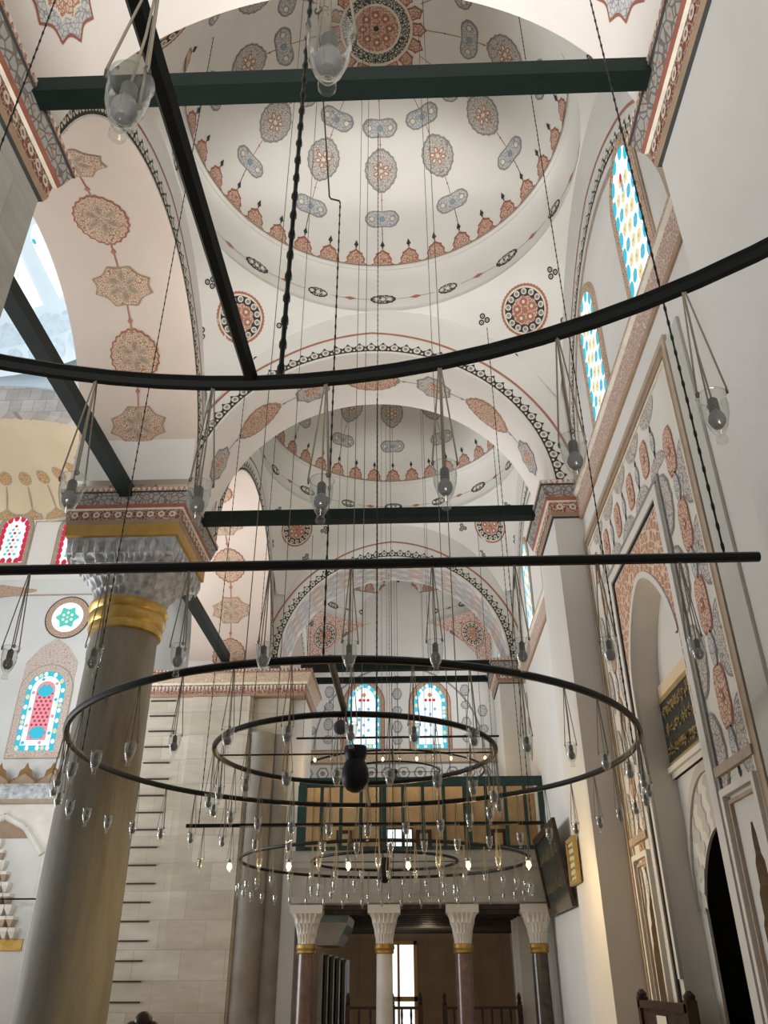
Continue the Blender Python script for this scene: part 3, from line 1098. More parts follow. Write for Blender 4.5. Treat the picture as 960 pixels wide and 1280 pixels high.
mb.poly_holes([(2.5, -E), (26.6, -E), (26.6, Z_RING), (2.5, Z_RING)], [NICHE, LOWA, LOWB], WR, 'plaster_wall')
def reveal(mb, outline, x0, x1, mat, skip_first=True):
    n = len(outline)
    for i in range(n):
        j = (i + 1) % n
        if skip_first and i == 0:
            continue
        a, b = outline[i], outline[j]
        mb.add([(x0, a[0], a[1]), (x0, b[0], b[1]), (x1, b[0], b[1]), (x1, a[0], a[1])], [(0, 1, 2, 3)], mat)
reveal(mb, NICHE, XR, XN, 'plaster_beam')
mb.poly_holes([(7.7, -E), (9.75, -E), (9.75, 4.2), (7.7, 4.2)], [DOOR], lambda u, w: (XN, u, w), 'plaster_wall')
reveal(mb, DOOR, XN, XN + 0.03, 'marble_warm')
for lo in (LOWA, LOWB):
    reveal(mb, lo, XR, XR + 0.16, 'niche_shade', False)
    mb.poly([(XR + 0.16, p[0], p[1]) for p in lo], 'niche_ochre')
# near-black box fills the doorway; the darkness beyond is painted in
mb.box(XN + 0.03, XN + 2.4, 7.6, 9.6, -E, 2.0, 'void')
# ---- painted scheme on the wall plane
def PW(u0, w0):
    return plane_surf((XR, u0, w0), (0, 1, 0), (0, 0, 1), (-1, 0, 0))
def frame_rect(mb, y0, y1, z0, z1, w, mat, layer=0, depth=0.0, sides='tlrb'):
    d = depth
    def bx(a, b, c_, d_):
        mb.box(XR - 0.012 - d, XR + 0.01, a, b, c_, d_, mat)
    if 't' in sides: bx(y0, y1, z1 - w, z1)
    z1 = z1 - w if 't' in sides else z1
    if 'b' in sides: bx(y0, y1, z0, z0 + w)
    z0 = z0 + w if 'b' in sides else z0
    if 'l' in sides: bx(y1 - w, y1, z0, z1)
    if 'r' in sides: bx(y0, y0 + w, z0, z1)
PY0, PY1 = 6.42, 11.0
# grey pilaster strip at the near end of the panel
mb.box(XR - 0.03, XR + 0.01, 6.03, 6.40, -E, 5.70, 'plaster_grey')
# cream ground of the painted panel
def ground_rect(y0, y1, z0, z1, mat, d=0.004):
    mb.box(XR - d, XR + 0.005, y0, y1, z0, z1, mat)
ground_rect(PY0, 7.72, 1.5, 5.66, 'plaster_beam')
ground_rect(9.70, PY1, 1.5, 5.66, 'plaster_beam')
ground_rect(7.72, 9.70, 4.14, 5.66, 'plaster_beam')
frame_rect(mb, PY0, PY1, -E, 5.82, 0.07, 'paint_tan', 0, 0.03, 'tlr')
frame_rect(mb, PY0 + 0.09, PY1 - 0.09, -E, 5.70, 0.05, 'paint_brown', 0, 0.02, 'tlr')
frame_rect(mb, PY0 + 0.16, PY1 - 0.16, -E, 5.62, 0.03, 'paint_cream', 0, 0.015, 'tlr')
# inner frame round the red spandrels
frame_rect(mb, 7.50, 9.92, -E, 4.66, 0.115, 'plaster_wall', 0, 0.035, 'tlr')
frame_rect(mb, 7.62, 9.80, -E, 4.54, 0.018, 'paint_dark', 0, 0.02, 'tlr')
frame_rect(mb, 7.42, 10.0, -E, 4.74, 0.05, 'paint_grey', 0, 0.02, 'tlr')
# spandrels: everything between the inner frame and the niche head
sp = arched(8.72, 0.98, 2.2, 3.05, 1.08, 24, 1)
mb.poly([(XR - 0.012, u, w) for u, w in [(7.64, 2.2)] + [(u, max(w, 2.2)) for u, w in sp[:1] + sp[2:][::-1][:-1] + sp[1:2]] + [(9.80, 2.2), (9.80, 4.5), (7.64, 4.5)]], 'lace_spandrel')
v, f = [], []
arc_i = arched(8.72, 0.92, 0, 3.05, 1.02, 24, 1)[1:]
arc_o = arched(8.72, 1.00, 0, 3.05, 1.10, 24, 1)[1:]
for a, b in zip(arc_i, arc_o):
    v += [(XR - 0.03, a[0], a[1]), (XR - 0.03, b[0], b[1]), (XR + 0.005, a[0], a[1]), (XR + 0.005, b[0], b[1])]
for i in range(len(arc_i) - 1):
    k = 4 * i
    f += [(k, k + 1, k + 5, k + 4), (k + 1, k + 3, k + 7, k + 5), (k, k + 2, k + 6, k + 4)]
mb.add(v, f, 'plaster_wall')
# chains of medallions on the panel borders
def red_med(y, z, w=0.36, h=0.62, m='lace_red', e='paint_redline'):
    S = PW(y, z)
    w, h = w * 0.84, h * 0.88
    o = [(-w * 0.32, -h / 2), (0, -h * 0.53), (w * 0.32, -h / 2), (w / 2, -h * 0.28), (w / 2, h * 0.28), (w * 0.32, h / 2), (0, h * 0.53), (-w * 0.32, h / 2), (-w / 2, h * 0.28), (-w / 2, -h * 0.28)]
    decal(mb, S, o, e, 1, (1.0,))
    decal(mb, S, scale_pts(o, 0.88, 0.92), m, 2, (1.0,))
    decal(mb, S, scallop(w * 0.3, h * 0.26, 6, 0.15, 24), 'paint_redline', 3, (1.0,))
    decal(mb, S, circ(w * 0.06, 8), 'paint_cream', 4, (1.0,))
def small_med(y, z, w=0.17, h=0.34):
    S = PW(y, z)
    o = scallop(w, h, 0, 0, 20, tip=0.2)
    decal(mb, S, o, 'paint_grey', 1, (1.0,))
    decal(mb, S, scale_pts(o, 0.82), 'lace_bluegrey', 2, (1.0,))
    for dz in (-h * 0.62, h * 0.62):
        decal(mb, PW(y, z + dz), [(-0.03, 0), (0, 0.07), (0.03, 0), (0, -0.07)], 'paint_dark', 1, (1.0,))
def half_med(y, z, side, w=0.26, h=0.74):
    S = PW(y, z)
    o = [(0, -h / 2)] + [(side * w * sin(pi * k / 12) * (1 - 0.08 * abs(sin(3 * pi * k / 6))), -h / 2 * cos(pi * k / 12)) for k in range(1, 12)] + [(0, h / 2)]
    decal(mb, S, o, 'paint_grey', 1, (1.0,))
    decal(mb, S, [(p[0] * 0.88, p[1] * 0.92) for p in o], 'lace_grey', 2, (1.0,))
for k in range(5):                            # near vertical border
    z = 4.72 - 0.86 * k
    if z > 1.7:
        red_med(6.97, z)
        small_med(6.97, z - 0.43)
    if z - 0.43 > 1.7:
        half_med(6.63, z - 0.43, 1)
        half_med(7.40, z - 0.40, -1)
for k in range(5):                            # top border
    y = 7.75 + 0.70 * k
    red_med(y, 5.14, 0.34, 0.50)
    small_med(y - 0.35, 5.14, 0.15, 0.26)
    half_med(y - 0.35, 5.50, 0.001, 0.001)if False else None
    S = rot2(PW(y - 0.35, 5.58), pi / 2)
    o = [(0, -0.28)] + [(-0.2 * sin(pi * q / 10), -0.28 * cos(pi * q / 10)) for q in range(1, 10)] + [(0, 0.28)]
    decal(mb, S, o, 'lace_grey', 1, (1.0,))
    S = rot2(PW(y - 0.35, 4.76), pi / 2)
    decal(mb, S, [(-p[0], p[1]) for p in o], 'lace_grey', 1, (1.0,))
for k in range(5):                            # far vertical border
    z = 4.55 - 0.80 * k
    red_med(10.42, z, 0.30, 0.50, 'lace_brown', 'paint_tan')
    small_med(10.42, z - 0.40, 0.13, 0.28)
    half_med(10.10, z - 0.40, 1, 0.18, 0.6)
    half_med(10.76, z - 0.40, -1, 0.18, 0.6)
# mouldings of the two lower panels
for y0, y1, zt in ((6.60, 7.40, 1.42), (10.08, 10.80, 1.30)):
    frame_rect(mb, y0, y1, -E, zt, 0.06, 'plaster_beam', 0, 0.05, 'tlr')
    frame_rect(mb, y0 + 0.09, y1 - 0.09, -E, zt - 0.10, 0.03, 'paint_tan', 0, 0.02, 'tlr')
    mb.box(XR - 0.05, XR, y0 - 0.05, y1 + 0.05, zt + 0.12, zt + 0.2, 'paint_tan')
# band of the lunette over the windows
PR = lambda u, w, off: Vector((XR - off, u, w))
for cy_, r_ in ((8.05, 2.66), (15.875, 2.7)):
    arch_face_paint(mb, PR, cy_, r_, True, 0.2)
    pts = [(cy_ + (r_ - 0.14) * sin(a_ / 40 * 3.1 - 1.55), ZS + (r_ - 0.14) * cos(a_ / 40 * 3.1 - 1.55)) for a_ in range(41)]
    strip(mb, lambda a, b, off: Vector((XR - off, a, b)), pts, 0.10, 'paint_tan', 0)
# chained medallions in the far bay
for z in (7.6, 7.0, 6.3, 5.7, 5.1, 4.5):
    S = PW(18.75, z)
    decal(mb, S, scallop(0.34, 0.42, 8, 0.1, 32), 'paint_grey', 0, (1.0,))
    decal(mb, S, scallop(0.26, 0.34, 8, 0.1, 32), 'lace_grey', 1, (1.0,))
# stencilled wavy voussoirs above the door
DO = lambda a, b, off: Vector((XN - off, a, b))
n = 17
for k in range(n):
    t0_, t1_ = pi * k / n, pi * (k + 1) / n
    if k % 2:
        continue
    pts = []
    for j in range(9):
        r_ = 0.70 + 0.52 * j / 8
        wv = 0.05 * sin(j * 2.4)
        pts.append((8.66 + r_ * cos(t0_ + wv), 0.62 + r_ * sin(t0_ + wv)))
    for j in range(8, -1, -1):
        r_ = 0.70 + 0.52 * j / 8
        wv = 0.05 * sin(j * 2.4)
        pts.append((8.66 + r_ * cos(t1_ + wv), 0.62 + r_ * sin(t1_ + wv)))
    mb.poly([DO(p[0], p[1], 0.006) for p in pts], 'plaster_grey')
ring_v, ring_f = [], []
for k in range(33):
    t = pi * k / 32
    for r_ in (1.24, 1.34):
        ring_v.append((XN - 0.03, 8.66 + r_ * 0.78 * cos(t), 0.62 + r_ * sin(t)))
    for r_ in (1.24, 1.34):
        ring_v.append((XN, 8.66 + r_ * 0.78 * cos(t), 0.62 + r_ * sin(t)))
for k in range(32):
    a = 4 * k
    ring_f += [(a, a + 1, a + 5, a + 4), (a, a + 2, a + 6, a + 4), (a + 1, a + 3, a + 7, a + 5)]
mb.add(ring_v, ring_f, 'plaster_grey')
for z0_, z1_, d_ in ((1.98, 2.04, 0.05), (2.04, 2.10, 0.09)):
    mb.box(XN - d_, XN, 7.8, 9.64, z0_, z1_, 'plaster_beam')
structure('wall_gallery_side', mb, 'white outer wall with painted portal niche, medallion borders and lunette bands', 'wall')

# cornice along that wall under the windows
for y0, y1, lab in ((4.75, 10.98, 'lacy red brown cornice under the two tall windows'), (12.62, 19.1, 'lacy red brown cornice behind the red corniced pier')):
    mb = MB()
    mb.rects([(2.70, XR + 0.02, y0, y1, 6.20), (2.68, XR + 0.02, y0, y1, 6.23), (2.66, XR + 0.02, y0, y1, 6.56), (2.62, XR + 0.02, y0, y1, 6.60), (2.62, XR + 0.02, y0, y1, 6.66)],
             ['paint_brown', 'lace_wallband', 'paint_cream', 'lace_wallband'])
    structure('trim_1' if y0 < 5 else 'trim_2', mb, lab, 'cornice')

# upper fill over the hall side columns (spandrel masonry that carries the arches)
mb = MB()
mb.box(-5.5, -3.52, 10.9, 11.2, ZS + 0.2, Z_RING, 'plaster')
mb.box(-5.5, -3.52, 18.9, 19.2, ZS - 0.4, Z_RING, 'plaster')

# end wall
EY = 26.4
mb2 = MB()
WE = lambda u, w: (u, EY, w)
EDOOR = [(-0.80, -E + 0.001), (0.02, -E + 0.001), (0.02, 0.98), (-0.80, 0.98)]
mb2.poly_holes([(-8.0, -E), (4.0, -E), (4.0, 13.0), (-8.0, 13.0)], [EDOOR], WE, 'plaster_wall')
mb2.box(-4.2, 2.73, EY - 0.012, EY, -E, 0.98, 'panel_brown') if False else None
def ground_e(x0, x1, z0, z1, mat, d):
    mb2.box(x0, x1, EY - d, EY + 0.005, z0, z1, mat)
ground_e(-4.2, -0.80, -E, 1.8, 'panel_brown', 0.012)
ground_e(0.02, 2.73, -E, 1.8, 'panel_brown', 0.012)
ground_e(-0.80, 0.02, 0.98, 1.8, 'panel_brown', 0.012)
for x in (-3.4, -2.6, -1.7, 0.9, 1.75, 2.4):
    mb2.box(x - 0.04, x + 0.04, EY - 0.03, EY, -E, 1.75, 'panel_brown')
mb2.box(-4.2, 2.73, EY - 0.05, EY, 6.02, 6.06, 'paint_brown')
mb2.box(-4.2, 2.73, EY - 0.04, EY, 6.06, 6.42, 'lace_frieze')
mb2.box(-4.2, 2.73, EY - 0.06, EY, 6.42, 6.46, 'paint_brown')
SE = lambda x, z: plane_surf((x, EY, z), (1, 0, 0), (0, 0, 1), (0, -1, 0))
for i in range(12):
    x = -3.4 + 0.52 * i
    o = scallop(0.42, 0.42, 6, 0.1, 36)
    decal(mb2, SE(x, 5.72), o, 'paint_grey', 0, (1.0,))
    decal(mb2, SE(x, 5.72), scale_pts(o, 0.75), 'paint_cream', 1, (1.0,))
    decal(mb2, SE(x, 5.72), scale_pts(o, 0.4), 'paint_grey', 2, (1.0,))
for x, zs_ in ((-0.47, (6.75, 7.2, 7.75, 8.3, 8.8)), (-2.75, (6.8, 7.3, 7.9, 8.4)), (1.80, (6.8, 7.3, 7.9, 8.4)), (-3.3, (7.1, 7.7)), (2.35, (7.1, 7.7))):
    for i, z in enumerate(zs_):
        o = scallop(0.34, 0.44 if i % 2 else 0.30, 6, 0.1, 36)
        decal(mb2, SE(x, z), o, 'paint_grey', 0, (1.0,))
        decal(mb2, SE(x, z), scale_pts(o, 0.8), 'lace_bluegrey', 1, (1.0,))
    strip(mb2, SE(x, 0), [(0, zs_[0]), (0, zs_[-1])], 0.02, 'paint_grey', 0)
for s in (-1, 1):
    pts = [(-0.45 + s * 2.75 * cos(a_ / 30 * 1.5), 6.5 + 2.75 * sin(a_ / 30 * 1.5)) for a_ in range(31)]
    strip(mb2, SE(0, 0), pts, 0.06, 'paint_grey', 0)
structure('wall_far', mb2, 'far end wall with frieze and grey painted cartouches around paired windows', 'wall')
structure('wall_spandrel', mb, 'plaster masonry above the hall side supports', 'wall')

# ------------------------------------------------------------------ stained glass windows
def in_poly(x, y, poly):
    c_ = False
    n = len(poly)
    j = n - 1
    for i in range(n):
        xi, yi = poly[i]
        xj, yj = poly[j]
        if (yi > y) != (yj > y) and x < (xj - xi) * (y - yi) / (yj - yi) + xi:
            c_ = not c_
        j = i
    return c_

WIN_NO = [0]
def stained(S, cx, half, z0, ztop, label, style, frame_w=0.16, pointed=1, frame_mat='lace_brown', edge_mat='paint_red', tall_frame=0.0):
    """arched stained glass window set on a wall; S(a, b, off) with a = across, b = up"""
    WIN_NO[0] += 1
    no = WIN_NO[0]
    rise = half * (1.15 if pointed else 1.0)
    zs_ = ztop - rise
    base = S(cx, z0, 0)
    root = bpy.data.objects.new('window_%d' % no, None)
    COL.objects.link(root)
    root.location = (base.x, base.y, base.z + E)
    tag(root, label, 'window', None, 'structure')
    def outline(g, n=24):
        pts = [(cx - half - g, z0 - g), (cx + half + g, z0 - g)]
        for k in range(n + 1):
            t = pi * k / n
            x = cos(t)
            z = (1 - abs(x) ** 1.7) ** 0.6 if pointed else sin(t)
            pts.append((cx + (half + g) * x, zs_ + (rise + g) * z))
        return pts
    # glass
    mb = MB()
    g0 = outline(0.0)
    bw = 0.13 * half / 0.5
    g1 = outline(-bw)
    g2 = outline(-2 * bw)
    # resample both outlines to evenly spaced cells
    def resample(pts, n):
        P = pts + [pts[0]]
        d = [0]
        for a, b in zip(P, P[1:]):
            d.append(d[-1] + math.hypot(b[0] - a[0], b[1] - a[1]))
        out_ = []
        for i in range(n):
            t = d[-1] * i / n
            k = 0
            while d[k + 1] < t:
                k += 1
            q = (t - d[k]) / max(1e-9, d[k + 1] - d[k])
            out_.append((P[k][0] + (P[k + 1][0] - P[k][0]) * q, P[k][1] + (P[k + 1][1] - P[k][1]) * q))
        return out_
    m_b, m_b2, m_f = {'turq': ('sg_turq', 'sg_white', 'sg_white'), 'blue': ('sg_turq', 'sg_white', 'sg_white'), 'red': ('sg_red', 'sg_white', 'sg_white'),
                      'qibla': ('sg_turq', 'sg_white', 'sg_pink')}[style]
    nb = 40
    A, B, C_ = resample(g0, nb * 3), None, None
    ctr = (cx, (z0 + ztop) / 2)
    mb.poly([S(p[0], p[1], 0.012) for p in g0], m_b if style in ('qibla', 'blue') else m_b2)
    mb.poly([S(p[0], p[1], 0.016) for p in g1], m_b2)
    mb.poly([S(p[0], p[1], 0.020) for p in g2], m_f)
    ra, rb = resample(g0, nb), resample(g1, nb)
    # border: alternating coloured quarries
    mid = resample(outline(-bw * 0.5), nb)
    for i, p in enumerate(mid):
        if style in ('turq', 'red'):
            if i % 2 == 0:
                q = rot2(S, 0, p[0], p[1])
                decal(mb, q, scallop(bw * 1.5, bw * 2.1, 0, 0, 12), m_b, 4, (1.0,))
        else:
            if i % 2 == 0:
                decal(mb, rot2(S, 0, p[0], p[1]), scallop(bw * 0.75, bw * 0.95, 0, 0, 10), 'sg_white', 3.5, (1.0,))
            if i % 5 == 0:
                q = rot2(S, 0, p[0], p[1])
                decal(mb, q, circ(bw * 0.42, 8), 'sg_yellow', 4, (1.0,))
    mid2 = resample(outline(-bw * 1.5), nb)
    for i, p in enumerate(mid2):
        if style in ('qibla',) and i % 4 == 0:
            decal(mb, rot2(S, 0, p[0], p[1]), circ(bw * 0.35, 8), 'sg_pink' if i % 8 else 'sg_turq', 6, (1.0,))
    # field
    if style == 'turq':
        z = z0 + 3 * bw
        k = 0
        while z < ztop - 3 * bw:
            for x in ((0,) if k % 2 == 0 else (-0.42 * half, 0.42 * half)):
                if in_poly(cx + x, z, g2):
                    q = rot2(S, 0, cx + x, z)
                    decal(mb, q, scallop(0.40 * half, 0.44 * half, 6, 0.12, 24), 'sg_yellow' if k % 2 == 0 else ('sg_turq' if k % 4 == 1 else 'sg_yellow'), 5, (1.0,))
                    decal(mb, q, circ(0.05 * half, 8), 'sg_orange', 6, (1.0,))
            z += 0.30 * half
            k += 1
        for dz, m_ in ((0.0, 'sg_orange'), (0.22, 'sg_red'), (-0.2, 'sg_blue')):
            q = rot2(S, 0, cx - 0.12 * half, ztop - 5.0 * bw + dz * half)
            decal(mb, q, scallop(0.22 * half, 0.34 * half, 5, 0.15, 20), m_, 7, (1.0,))
    elif style == 'blue':
        for k in range(3):
            q = rot2(S, 0, cx + (k - 1) * 0.26 * half, ztop - 4.2 * bw)
            decal(mb, q, circ(0.10 * half, 10), 'sg_red', 5, (1.0,))
        decal(mb, rot2(S, 0, cx, ztop - 2.9 * bw), scallop(0.3 * half, 0.32 * half, 5, 0.2, 20), 'sg_orange', 5, (1.0,))
        z = z0 + 3 * bw
        k = 0
        while z < ztop - 6 * bw:
            for x in ((-0.3 * half, 0.3 * half) if k % 2 else (0,)):
                decal(mb, rot2(S, 0, cx + x, z), scallop(0.2 * half, 0.24 * half, 6, 0.15, 18), 'sg_blue' if k % 3 else 'sg_turq', 5, (1.0,))
            z += 0.34 * half
            k += 1
    else:
        step = (0.19 if style == 'qibla' else 0.27) * half
        z = z0 + 2.6 * bw
        k = 0
        while z < ztop - 2.5 * bw:
            for i in range(-4, 5):
                x = (i + (0.5 if k % 2 else 0)) * step * 1.25
                if in_poly(cx + x * 1.3, z, g2):
                    if style == 'qibla':
                        m_ = 'sg_red'
                    else:
                        m_ = ('sg_red', 'sg_blue', 'sg_yellow', 'sg_green')[(i + 2 * k) % 4]
                    decal(mb, rot2(S, 0, cx + x, z), circ(step * (0.36 if style == 'qibla' else 0.44), 8), m_, 5, (1.0,))
            z += step * 1.05
            k += 1
        if style == 'qibla':
            for zz in (z0 + 3.4 * bw, ztop - 4.0 * bw):
                decal(mb, rot2(S, 0, cx, zz), scallop(0.78 * half, 0.62 * half, 0, 0, 24), 'sg_turq', 7, (1.0,))
    mb.build('stained_glass', root, False)
    # painted frame
    mb = MB()
    o, i_ = outline(frame_w), outline(0.0)
    v, f = [], []
    for a, b in zip(i_, o):
        v += [S(a[0], a[1], 0.03), S(b[0], b[1], 0.03), S(a[0], a[1], 0.0), S(b[0], b[1], 0.0)]
    n = len(o)
    for k in range(n):
        a, b = 4 * k, 4 * ((k + 1) % n)
        f += [(a, a + 1, b + 1, b), (a + 1, a + 3, b + 3, b + 1), (a, a + 2, b + 2, b)]
    mb.add(v, f, frame_mat)
    o2 = outline(frame_w + 0.035)
    v, f = [], []
    for a, b in zip(o, o2):
        v += [S(a[0], a[1], 0.022), S(b[0], b[1], 0.022), S(b[0], b[1], 0.0)]
    for k in range(n):
        a, b = 3 * k, 3 * ((k + 1) % n)
        f += [(a, a + 1, b + 1, b), (a + 1, a + 2, b + 2, b + 1)]
    mb.add(v, f, edge_mat)
    if tall_frame:
        w = half + frame_w + 0.02
        zt = ztop + frame_w
        q = [(cx - w, z0 - frame_w), (cx + w, z0 - frame_w), (cx + w, zt + 0.1), (cx + w * 0.55, zt + tall_frame * 0.65), (cx, zt + tall_frame), (cx - w * 0.55, zt + tall_frame * 0.65), (cx - w, zt + 0.1)]
        mb.poly([S(p[0], p[1], 0.006) for p in q], frame_mat)
    mb.build('painted_frame', root, False)
    return root

SR = lambda a, b, off: Vector((XR - off, a, b))
stained(SR, 6.62, 0.43, 6.62, 8.98, 'tall turquoise edged stained glass window nearest the viewer, under the dome', 'turq', 0.11, 1, 'lace_brown', 'paint_tan')
stained(SR, 8.98, 0.43, 6.62, 8.92, 'turquoise edged stained glass window farther along, beside the dotted wall arch', 'turq', 0.11, 1, 'lace_brown', 'paint_tan')
stained(SR, 14.4, 0.43, 6.72, 8.9, 'bright sliver of window between red cornice and painted vault', 'turq', 0.11, 1, 'lace_brown', 'paint_tan')
stained(SR, 16.9, 0.43, 6.72, 8.9, 'bright window beyond the red corniced pier', 'turq', 0.11, 1, 'lace_brown', 'paint_tan')
stained(SR, 23.4, 0.43, 6.72, 8.9, 'bright sliver of window beyond the slim far pier', 'turq', 0.11, 1, 'lace_brown', 'paint_tan')
SEf = lambda a, b, off: Vector((a, EY - off, b))
stained(SEf, -1.58, 0.52, 6.50, 8.66, 'blue edged end wall window nearer the column', 'blue', 0.14)
stained(SEf, 0.62, 0.52, 6.48, 8.64, 'blue edged end wall window nearer the outer wall', 'blue', 0.14)

# ------------------------------------------------------------------ the main hall beyond the arches
QY = 26.0
mb = MB()
mb.poly([(-22, QY, -E), (-7.4, QY, -E), (-7.4, QY, 15.1), (-22, QY, 15.1)], 'plaster_wall')
SQ = lambda x, z: plane_surf((x, QY, z), (1, 0, 0), (0, 0, 1), (0, -1, 0))
mb.box(-22, -7.4, QY - 0.03, QY, 11.95, 12.0, 'paint_tan')
# painted wedge pendant of the apse and panel borders
mb.poly([(-15.6, QY - 0.012, 12.55), (-13.4, QY - 0.012, 12.2), (-13.4, QY - 0.012, 12.12), (-15.6, QY - 0.012, 11.7)], 'lace_brown')
for x0, x1 in ((-14.05, -12.95), ):
    for a, b, c_, d_ in ((x0, x1, 12.9, 12.94), (x0, x1, 15.0, 15.04), (x0, x0 + 0.04, 12.9, 15.04), (x1 - 0.04, x1, 12.9, 15.04)):
        mb.box(a, b, QY - 0.02, QY, c_, d_, 'paint_tan')
mb.box(-22, -7.4, QY - 0.012, QY + 0.01, 12.6, 15.1, 'plaster_blush')
structure('wall_qibla', mb, 'far wall of the main hall with stained glass and painted frames', 'wall')
SQf = lambda a, b, off: Vector((a, QY - off, b))
stained(SQf, -12.28, 0.66, 6.45, 9.12, 'stained glass window with red diamond field beside the granite column', 'qibla', 0.22, 0, 'lace_blush', 'paint_tan', 1.0)
stained(SQf, -14.75, 0.52, 13.3, 15.25, 'small red edged window high in the apse at the picture edge', 'red', 0.14, 0, 'paint_tan', 'paint_brown')
stained(SQf, -12.45, 0.50, 13.2, 15.15, 'small red edged window high in the apse next to column capital', 'red', 0.14, 0, 'paint_tan', 'paint_brown')
# round window
WIN_NO[0] += 1
wr = bpy.data.objects.new('window_%d' % WIN_NO[0], None)
COL.objects.link(wr)
wr.location = (-12.07, QY, 11.1 + E)
tag(wr, 'round window with turquoise star beside the gilded collar', 'window', None, 'structure')
mb = MB()
S = SQ(-12.07, 11.1)
decal(mb, S, circ(0.56, 40), 'sg_white', 2)
decal(mb, S, scallop(0.86, 0.86, 6, 0.30, 60), 'sg_green', 3)
for k in range(6):
    decal(mb, rot2(S, 0, 0.17 * sin(k * pi / 3), 0.17 * cos(k * pi / 3)), circ(0.05, 10), 'sg_white', 4, (1.0,))
decal(mb, S, circ(0.05, 8), 'sg_yellow', 4, (1.0,))
mb.build('stained_glass', wr, False)
mb = MB()
ring_decal(mb, S, 0.56, 0.76, 'lace_brown', 4, 48)
ring_decal(mb, S, 0.76, 0.80, 'paint_dark', 3, 48)
mb.build('painted_frame', wr, False)

# apse vault, its stone arch and the main dome
mb = MB()
v, f = [], []
AC = Vector((-14.5, 22.0, 15.0))
nu, nv = 48, 20
for i in range(nv + 1):
    ph = pi / 2 * i / nv
    for k in range(nu + 1):
        t = -pi / 2 + pi * k / nu
        v.append((AC.x + 5.0 * sin(t) * cos(ph), AC.y + 4.05 * cos(t) * cos(ph), AC.z + 1.9 * sin(ph)))
for i in range(nv):
    for k in range(nu):
        f.append((i * (nu + 1) + k, i * (nu + 1) + k + 1, (i + 1) * (nu + 1) + k + 1, (i + 1) * (nu + 1) + k))
mb.add(v, f, 'plaster_gold')
def apse_pt(t, ph, off):
    k = 1 - off / 3
    return Vector((AC.x + 5.0 * k * sin(t) * cos(ph), AC.y + 4.05 * k * cos(t) * cos(ph), AC.z + 1.9 * k * sin(ph)))
for k in range(-4, 6):
    t0_ = k * 0.20 + 0.05
    S = lambda a, b, off, t0_=t0_: apse_pt(t0_ + a / 4.6, 0.75 + b / 3.0, off)
    decal(mb, S, scallop(0.62, 0.62, 14, 0.08, 60), 'paint_tan', 3)
    decal(mb, S, scallop(0.54, 0.54, 14, 0.08, 60), 'lace_honey', 4)
    strip(mb, S, [(0, -1.4), (0, -0.35)], 0.05, 'paint_tan', 3)
    S = lambda a, b, off, t0_=t0_: apse_pt(t0_ + a / 4.6, 0.12 + b / 3.0, off)
    decal(mb, S, [(-0.42, -0.2), (-0.36, 0.15), (-0.15, 0.3), (0, 0.5), (0.15, 0.3), (0.36, 0.15), (0.42, -0.2)], 'paint_tan', 3)
    decal(mb, S, [(-0.34, -0.15), (-0.28, 0.12), (-0.11, 0.24), (0, 0.4), (0.11, 0.24), (0.28, 0.12), (0.34, -0.15)], 'lace_honey', 4)
ap = mb.build('apse_vault', None)
tag(ap, 'honey coloured apse half dome with painted roundels beyond the tie beam', 'dome', None, 'thing')
mb = MB()
v, f = [], []
n = 48
for k in range(n + 1):
    t = pi * k / n
    for (rx, rz, y) in ((5.0, 1.9, 21.6), (5.3, 3.0, 21.6), (5.0, 1.9, 22.05), (5.3, 3.0, 22.05)):
        v.append((AC.x + rx * cos(t), y, AC.z + rz * sin(t)))
for k in range(n):
    a = 4 * k
    f += [(a, a + 1, a + 5, a + 4), (a, a + 2, a + 6, a + 4)]
mb.add(v, f, 'voussoir')
st = mb.build('apse_arch', None, True)
tag(st, 'rough stone voussoir arch framing the honey coloured apse', 'arch', None, 'thing')
mb = MB()
v = []
for k in range(n + 1):
    t = pi * k / n
    v += [(AC.x + 5.3 * cos(t), 21.9, AC.z + 3.0 * sin(t)), (AC.x + 7.5 * cos(t), 21.9, 21.0)]
mb.add(v, [(2 * k, 2 * k + 1, 2 * k + 3, 2 * k + 2) for k in range(n)], 'plaster_blue')
mb.box(-9.2, -7.4, 21.7, 26.0, -E, 18.0, 'plaster_wall')
structure('wall_apse', mb, 'pale bluish wall above the stone apse arch', 'wall')
mb = MB()
v, f = [], []
MC, MR = Vector((-14.5, 11.0, 10.0)), 12.0
na, nb_ = 60, 24
for i in range(nb_ + 1):
    ph = radians(38) + radians(27) * i / nb_
    for k in range(na + 1):
        t = radians(-70) + radians(140) * k / na
        v.append((MC.x + MR * sin(t) * cos(ph), MC.y + MR * cos(t) * cos(ph), MC.z + MR * sin(ph)))
for i in range(nb_):
    for k in range(na):
        f.append((i * (na + 1) + k, i * (na + 1) + k + 1, (i + 1) * (na + 1) + k + 1, (i + 1) * (na + 1) + k))
mb.add(v, f, 'plaster_blue')
def MD(t, ph, off):
    r = MR - off
    return Vector((MC.x + r * sin(t) * cos(ph), MC.y + r * cos(t) * cos(ph), MC.z + r * sin(ph)))
for k in range(-12, 13):
    t0_ = k * 0.09
    S = lambda a, b, off, t0_=t0_: MD(t0_ + a / 9.5, radians(44) + b / MR, off)
    decal(mb, S, scallop(0.55, 0.6, 8, 0.12, 40), 'paint_palegrey', 3) if k % 2 else decal(mb, S, [(-0.9, -0.35), (0.9, -0.35), (0.9, 0.1), (0, 0.45), (-0.9, 0.1)], 'paint_paleblue', 3)
    S = lambda a, b, off, t0_=t0_: MD(t0_ + a / 9.5, radians(40.5) + b / MR, off)
    decal(mb, S, scallop(0.7, 0.7, 8, 0.1, 40), 'paint_paleblue', 3)
